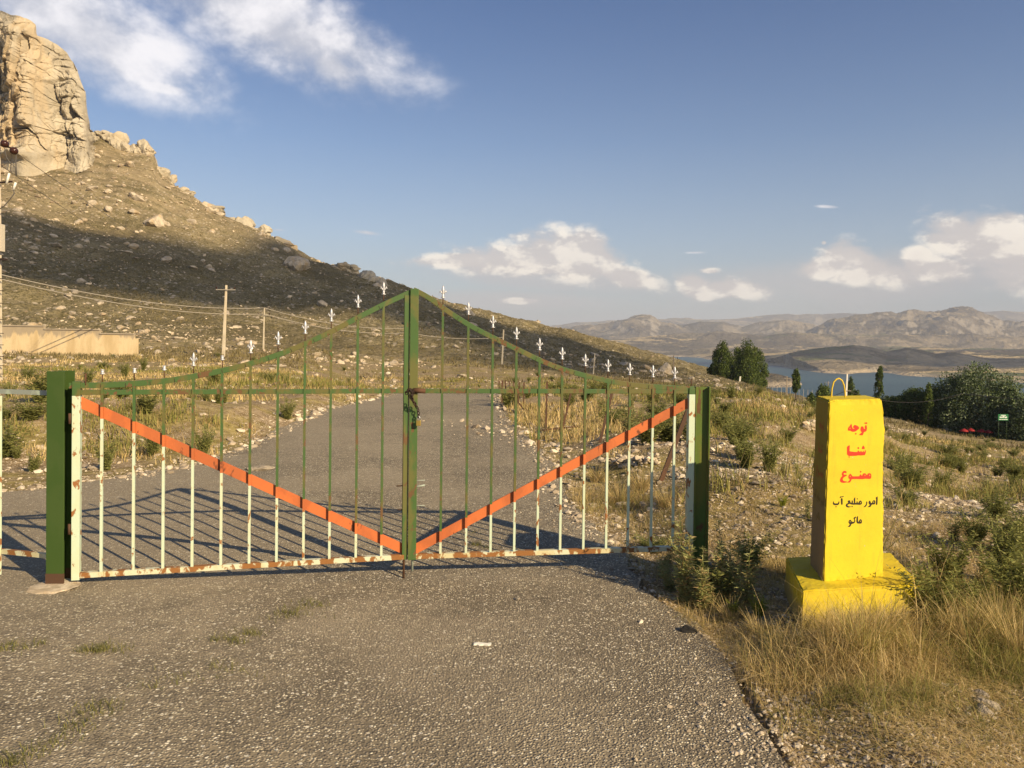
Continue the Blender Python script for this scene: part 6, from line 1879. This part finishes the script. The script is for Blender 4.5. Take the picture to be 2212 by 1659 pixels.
# small things under the grove
def grove_things():
    g = at(2166, 880, 70); base = Vector((g.x, 70, gz(g.x, 70)))
    root = empty('road_sign', base); tag(root, 'small green board with white lettering in front of the grove', 'sign')
    c = at(2167, 901.5, 70)
    m = MB(); w_ = 22 * 70 / FPX; h_ = 13.5 * 70 / FPX
    m.box(c, w_, .04, h_); m.build('board', simple('sign_green', (.02, .15, .05), .5), root)
    m = MB()
    m.box(c + Vector((0, -.022, h_ * .33)), w_ * .50, .006, h_ * .10)
    # squiggled text lines suggest the joined script
    for (x0, x1, z, hh) in ((-.36, -.05, .02, .16), (-.02, .12, .06, .24), (.16, .36, .02, .18)):
        m.box(c + Vector(((x0 + x1) / 2 * w_, -.022, z * h_)), (x1 - x0) * w_, .006, hh * h_)
    m.box(c + Vector((-.05 * w_, -.022, .17 * h_)), .05 * w_, .006, .08 * h_); m.box(c + Vector((.25 * w_, -.022, -.14 * h_)), .04 * w_, .006, .06 * h_)
    for k in range(9): m.box(c + Vector(((-.38 + k * .095) * w_, -.022, -.33 * h_)), .07 * w_, .006, (.10 + .03 * (k % 2)) * h_)
    m.build('lettering', simple('sign_white', (.75, .78, .72), .5), root)
    for sx in (-.4, .4):
        m = MB(); m.tube([Vector((c.x + sx * w_, 70.05, base.z - .2)), c + Vector((sx * w_, .05, 0))], .016, 6); m.build('post', M_POST, root)
    M_RED = simple('red_fabric', (.28, .02, .02), .7)
    for k, (u, v, lab) in enumerate(((2082, 931, 'red canopy, leftmost of the row under the largest tree'), (2097, 930, 'red canopy, second from left under the largest tree'), (2120, 932, 'red canopy, third from left under the largest tree'), (2135, 934, 'red canopy, rightmost of the row under the largest tree'))):
        Y = 86.0; c = at(u, v, Y); gx = gz(c.x, Y)
        r_ = empty('parasol', (c.x, Y, gx)); tag(r_, lab, 'parasol', 'red parasols under the grove')
        m = MB(); m.lathe([(.0, .30), (.35, .12), (.48, .0), (.46, -.05)], c, 8); m.build('canopy', M_RED, r_)
        m = MB(); m.tube([Vector((c.x, Y, gx - .1)), c + Vector((0, 0, .3))], .02, 6); m.build('pole', M_WIREL, r_)
grove_things()

# pile of rocks in front of the grove and shrubs on the flat
def rockpile(u0, u1, v0, v1, n, label, Y, seed, s=.11):
    r2 = np.random.default_rng(seed); P = []; S = []
    for k in range(n):
        f = r2.uniform(0, 1); u = u0 + (u1 - u0) * f; q = hit(u + r2.normal(0, 3), v0 + (v1 - v0) * f + r2.uniform(-4, 5))
        if q is None: continue
        P.append((q.x, q.y, q.z + r2.uniform(0, .12))); S.append(s * r2.uniform(.5, 1.4))
    rubble_mesh('rock_pile', np.array(P), np.array(S), M_STONE, label, seed, kind=None, cat='rock pile')
rockpile(1920, 1995, 925, 945, 90, 'line of broken white stones in front of the grove, right of the yellow block', 20, 71)
rockpile(1738, 1762, 922, 928, 50, 'small heap of stones touching the left side of the yellow block', 20, 72)
rockpile(1300, 1420, 1010, 1000, 90, 'low heap of rubble behind the upper half of the right brace', 9, 73, .05)

# shore fence near the lake
def shore_fence():
    pts = [(1650 + k * 9.5, 838 + k * 1.0) for k in range(15)]
    for k, (u, v) in enumerate(pts):
        Y = 175.0; c = at(u, v, Y); g = gz(c.x, Y)
        m = MB(); m.tube([Vector((c.x, Y, g - .2)), Vector((c.x, Y, max(c.z + .7, g + 1.8)))], .05, 5)
        tag(m.build('fence_post', M_WIREL), 'thin pale fence post at the drop above the lake', 'fence post', 'fence posts above the lake')
shore_fence()

# litter on the road
def litter():
    p = hit(1041, 1406); p.z = gz(p.x, p.y) + .002; m = MB()
    pts = [(-.055, .004), (-.045, .018), (-.02, .012), (.0, .016), (.03, .008), (.055, .010), (.052, -.006), (.035, -.014), (.01, -.008), (-.015, -.014), (-.03, -.006), (-.048, -.010)]
    bot = [p + Vector((x, y * 1.3, 0)) for x, y in pts]; top = [q + Vector((0, 0, .004 + .003 * (i % 3))) for i, q in enumerate(bot)]; n = len(pts)
    m.add(bot + top, [tuple(range(n))[::-1], tuple(range(n, 2 * n))] + [(i, (i + 1) % n, n + (i + 1) % n, n + i) for i in range(n)])
    tag(m.build('litter', simple('white_scrap', (.72, .70, .60), .8)), 'scrap of torn white litter lying on the road in front of the gate', 'litter')
    x, y = g0(1488, 1322)
    me = rock_mesh('asphalt_lump', 55, simple('tar', (.022, .020, .018), .9), 3, 12, .6, .3)
    o = bpy.data.objects.new('asphalt_lump', me); col.objects.link(o); o.location = (x, y, gz(x, y) + .015); o.scale = (.05, .035, .04); tag(o, 'black lump of broken asphalt at the right edge of the road', 'asphalt lump')
    x, y = g0(1140, 1270)
    put_rock(ROCKS[3], 'stone', (x * 0 + g0(1118, 1262)[0], g0(1118, 1262)[1], gz(*g0(1118, 1262)) + .008), .022, 'single white pebble on the road just in front of the right leaf', 'stone')
    a = hit(1225, 1050)
    m = MB(); q = [at(u, v, a.y) for u, v in ((1212, 1044), (1228, 1046), (1236, 1056), (1244, 1062))]
    for w in q: w.z = max(w.z, gz(w.x, w.y) + .01)
    m.tube(q, .012, 6); tag(m.build('rubber_strip', simple('black_rubber', (.02, .02, .02), .7)), 'bent strip of black rubber at the road edge behind the right leaf', 'rubber strip')
litter()

# ------------------------------------------------------------------ the cloud whose shade lies across the hillside
def shade_cloud():
    up_ = [(-420, 400), (-150, 430), (0, 470), (133, 500), (300, 523), (433, 543), (533, 560), (650, 545), (740, 590), (820, 608), (880, 622), (924, 645), (970, 667), (1070, 697), (1170, 724), (1270, 741), (1370, 772), (1474, 803)]
    lo_ = [(1474, 826), (1337, 817), (1270, 804), (1170, 779), (1070, 752), (1004, 724), (924, 703), (870, 692), (737, 674), (533, 667), (400, 661), (267, 645), (133, 627), (0, 600), (-150, 575), (-420, 540)]
    ALT = 620.0
    def proj(u, v):
        h = hit(u, v, 20, 420)
        if h is None: h = at(u, v, 255)
        k = (ALT - h.z) / SUN.z
        return h + SUN * k
    U_ = [proj(u, v) for u, v in up_]; D_ = [proj(u, v) for u, v in lo_]
    poly = [(p.x, p.y) for p in U_ + D_]
    bm = bmesh.new()
    N = len(poly); dens = []
    for i in range(N):
        a = Vector(poly[i]); b_ = Vector(poly[(i + 1) % N]); k = max(1, int((b_ - a).length / 5))
        for q in range(k): dens.append(a.lerp(b_, q / k))
    c = sum((Vector(p) for p in poly), Vector((0, 0))) / N
    pts = []
    for p in dens:
        w = float(fbm(np.array([p.x * .03]), np.array([p.y * .03]), 4, 8)[0]) * 5
        w2 = float(fbm(np.array([p.x * .03 + 50]), np.array([p.y * .03]), 4, 9)[0]) * 5
        pts.append((p.x + w, p.y + w2))
    vs = [bm.verts.new((x, y, ALT)) for x, y in pts]; f = bm.faces.new(vs)
    bmesh.ops.triangulate(bm, faces=[f])
    bmesh.ops.subdivide_edges(bm, edges=[e for e in bm.edges if not e.is_boundary], cuts=2)
    bmesh.ops.triangulate(bm, faces=list(bm.faces))
    ext = bmesh.ops.extrude_face_region(bm, geom=list(bm.faces))
    tv = [g for g in ext['geom'] if isinstance(g, bmesh.types.BMVert)]
    co = np.array([v.co[:] for v in tv]); nn = fbm(co[:, 0] * .03, co[:, 1] * .03, 4, 12)
    for v, q in zip(tv, nn): v.co.z += 5 + 6 * (q + .5)
    bmesh.ops.recalc_face_normals(bm, faces=bm.faces)
    me = bpy.data.meshes.new('cloud'); bm.to_mesh(me); bm.free()
    m_, t, b = material('cloud_white'); b.inputs['Base Color'].default_value = (.85, .85, .85, 1); b.inputs['Roughness'].default_value = 1
    tb = t.add('ShaderNodeBsdfTransparent'); mx = t.add('ShaderNodeMixShader'); mx.inputs[0].default_value = 0.40
    t.l.new(b.outputs[0], mx.inputs[1]); t.l.new(tb.outputs[0], mx.inputs[2]); t.l.new(mx.outputs[0], t.n['Material Output'].inputs[0])
    me.materials.append(m_)
    o = bpy.data.objects.new('cloud', me); col.objects.link(o)
    tag(o, 'long flat white cloud high behind the viewer whose shade bands the hillside', 'cloud')
shade_cloud()
def added_shade_cloud():  # extra cloud out of view, added to darken the hill beyond the lake
    bm = bmesh.new(); bmesh.ops.create_icosphere(bm, subdivisions=5, radius=1.0)
    k = 1300 / SUN.z; c = at(1975, 765, 2150) ; c = c + SUN * k
    co = np.array([v.co[:] for v in bm.verts]); r_ = 1 + fbm3(co[:, 0] * 2, co[:, 1] * 2, co[:, 2] * 2, 5, 77) * .5
    for v, q in zip(bm.verts, r_):
        p = v.co * float(q); v.co = (c.x + p.x * 520, c.y + p.y * 330, c.z + p.z * 45)
    me = bpy.data.meshes.new('cloud'); bm.to_mesh(me); bm.free(); me.materials.append(bpy.data.materials['cloud_white'])
    for p in me.polygons: p.use_smooth = True
    o = bpy.data.objects.new('cloud', me); col.objects.link(o); tag(o, 'broad unseen cloud added to the right to darken the brown hill beyond the lake', 'cloud')
added_shade_cloud()

# ------------------------------------------------------------------ haze
def build_haze():
    m = bpy.data.materials.new('haze_air'); m.use_nodes = True; t = NT(m.node_tree)
    t.n.remove(t.n['Principled BSDF'])
    v = t.add('ShaderNodeVolumePrincipled'); v.inputs['Color'].default_value = (.78, .84, .97, 1); v.inputs['Density'].default_value = HAZE
    v.inputs['Anisotropy'].default_value = 0.0
    t.l.new(v.outputs[0], t.n['Material Output'].inputs['Volume'])
    mb = MB(); mb.box((1500, 6000, 165), 16000, 16400, 502)
    o = mb.build('haze', m); tag(o, kind='stuff')
HAZE = 0.000105
build_haze()
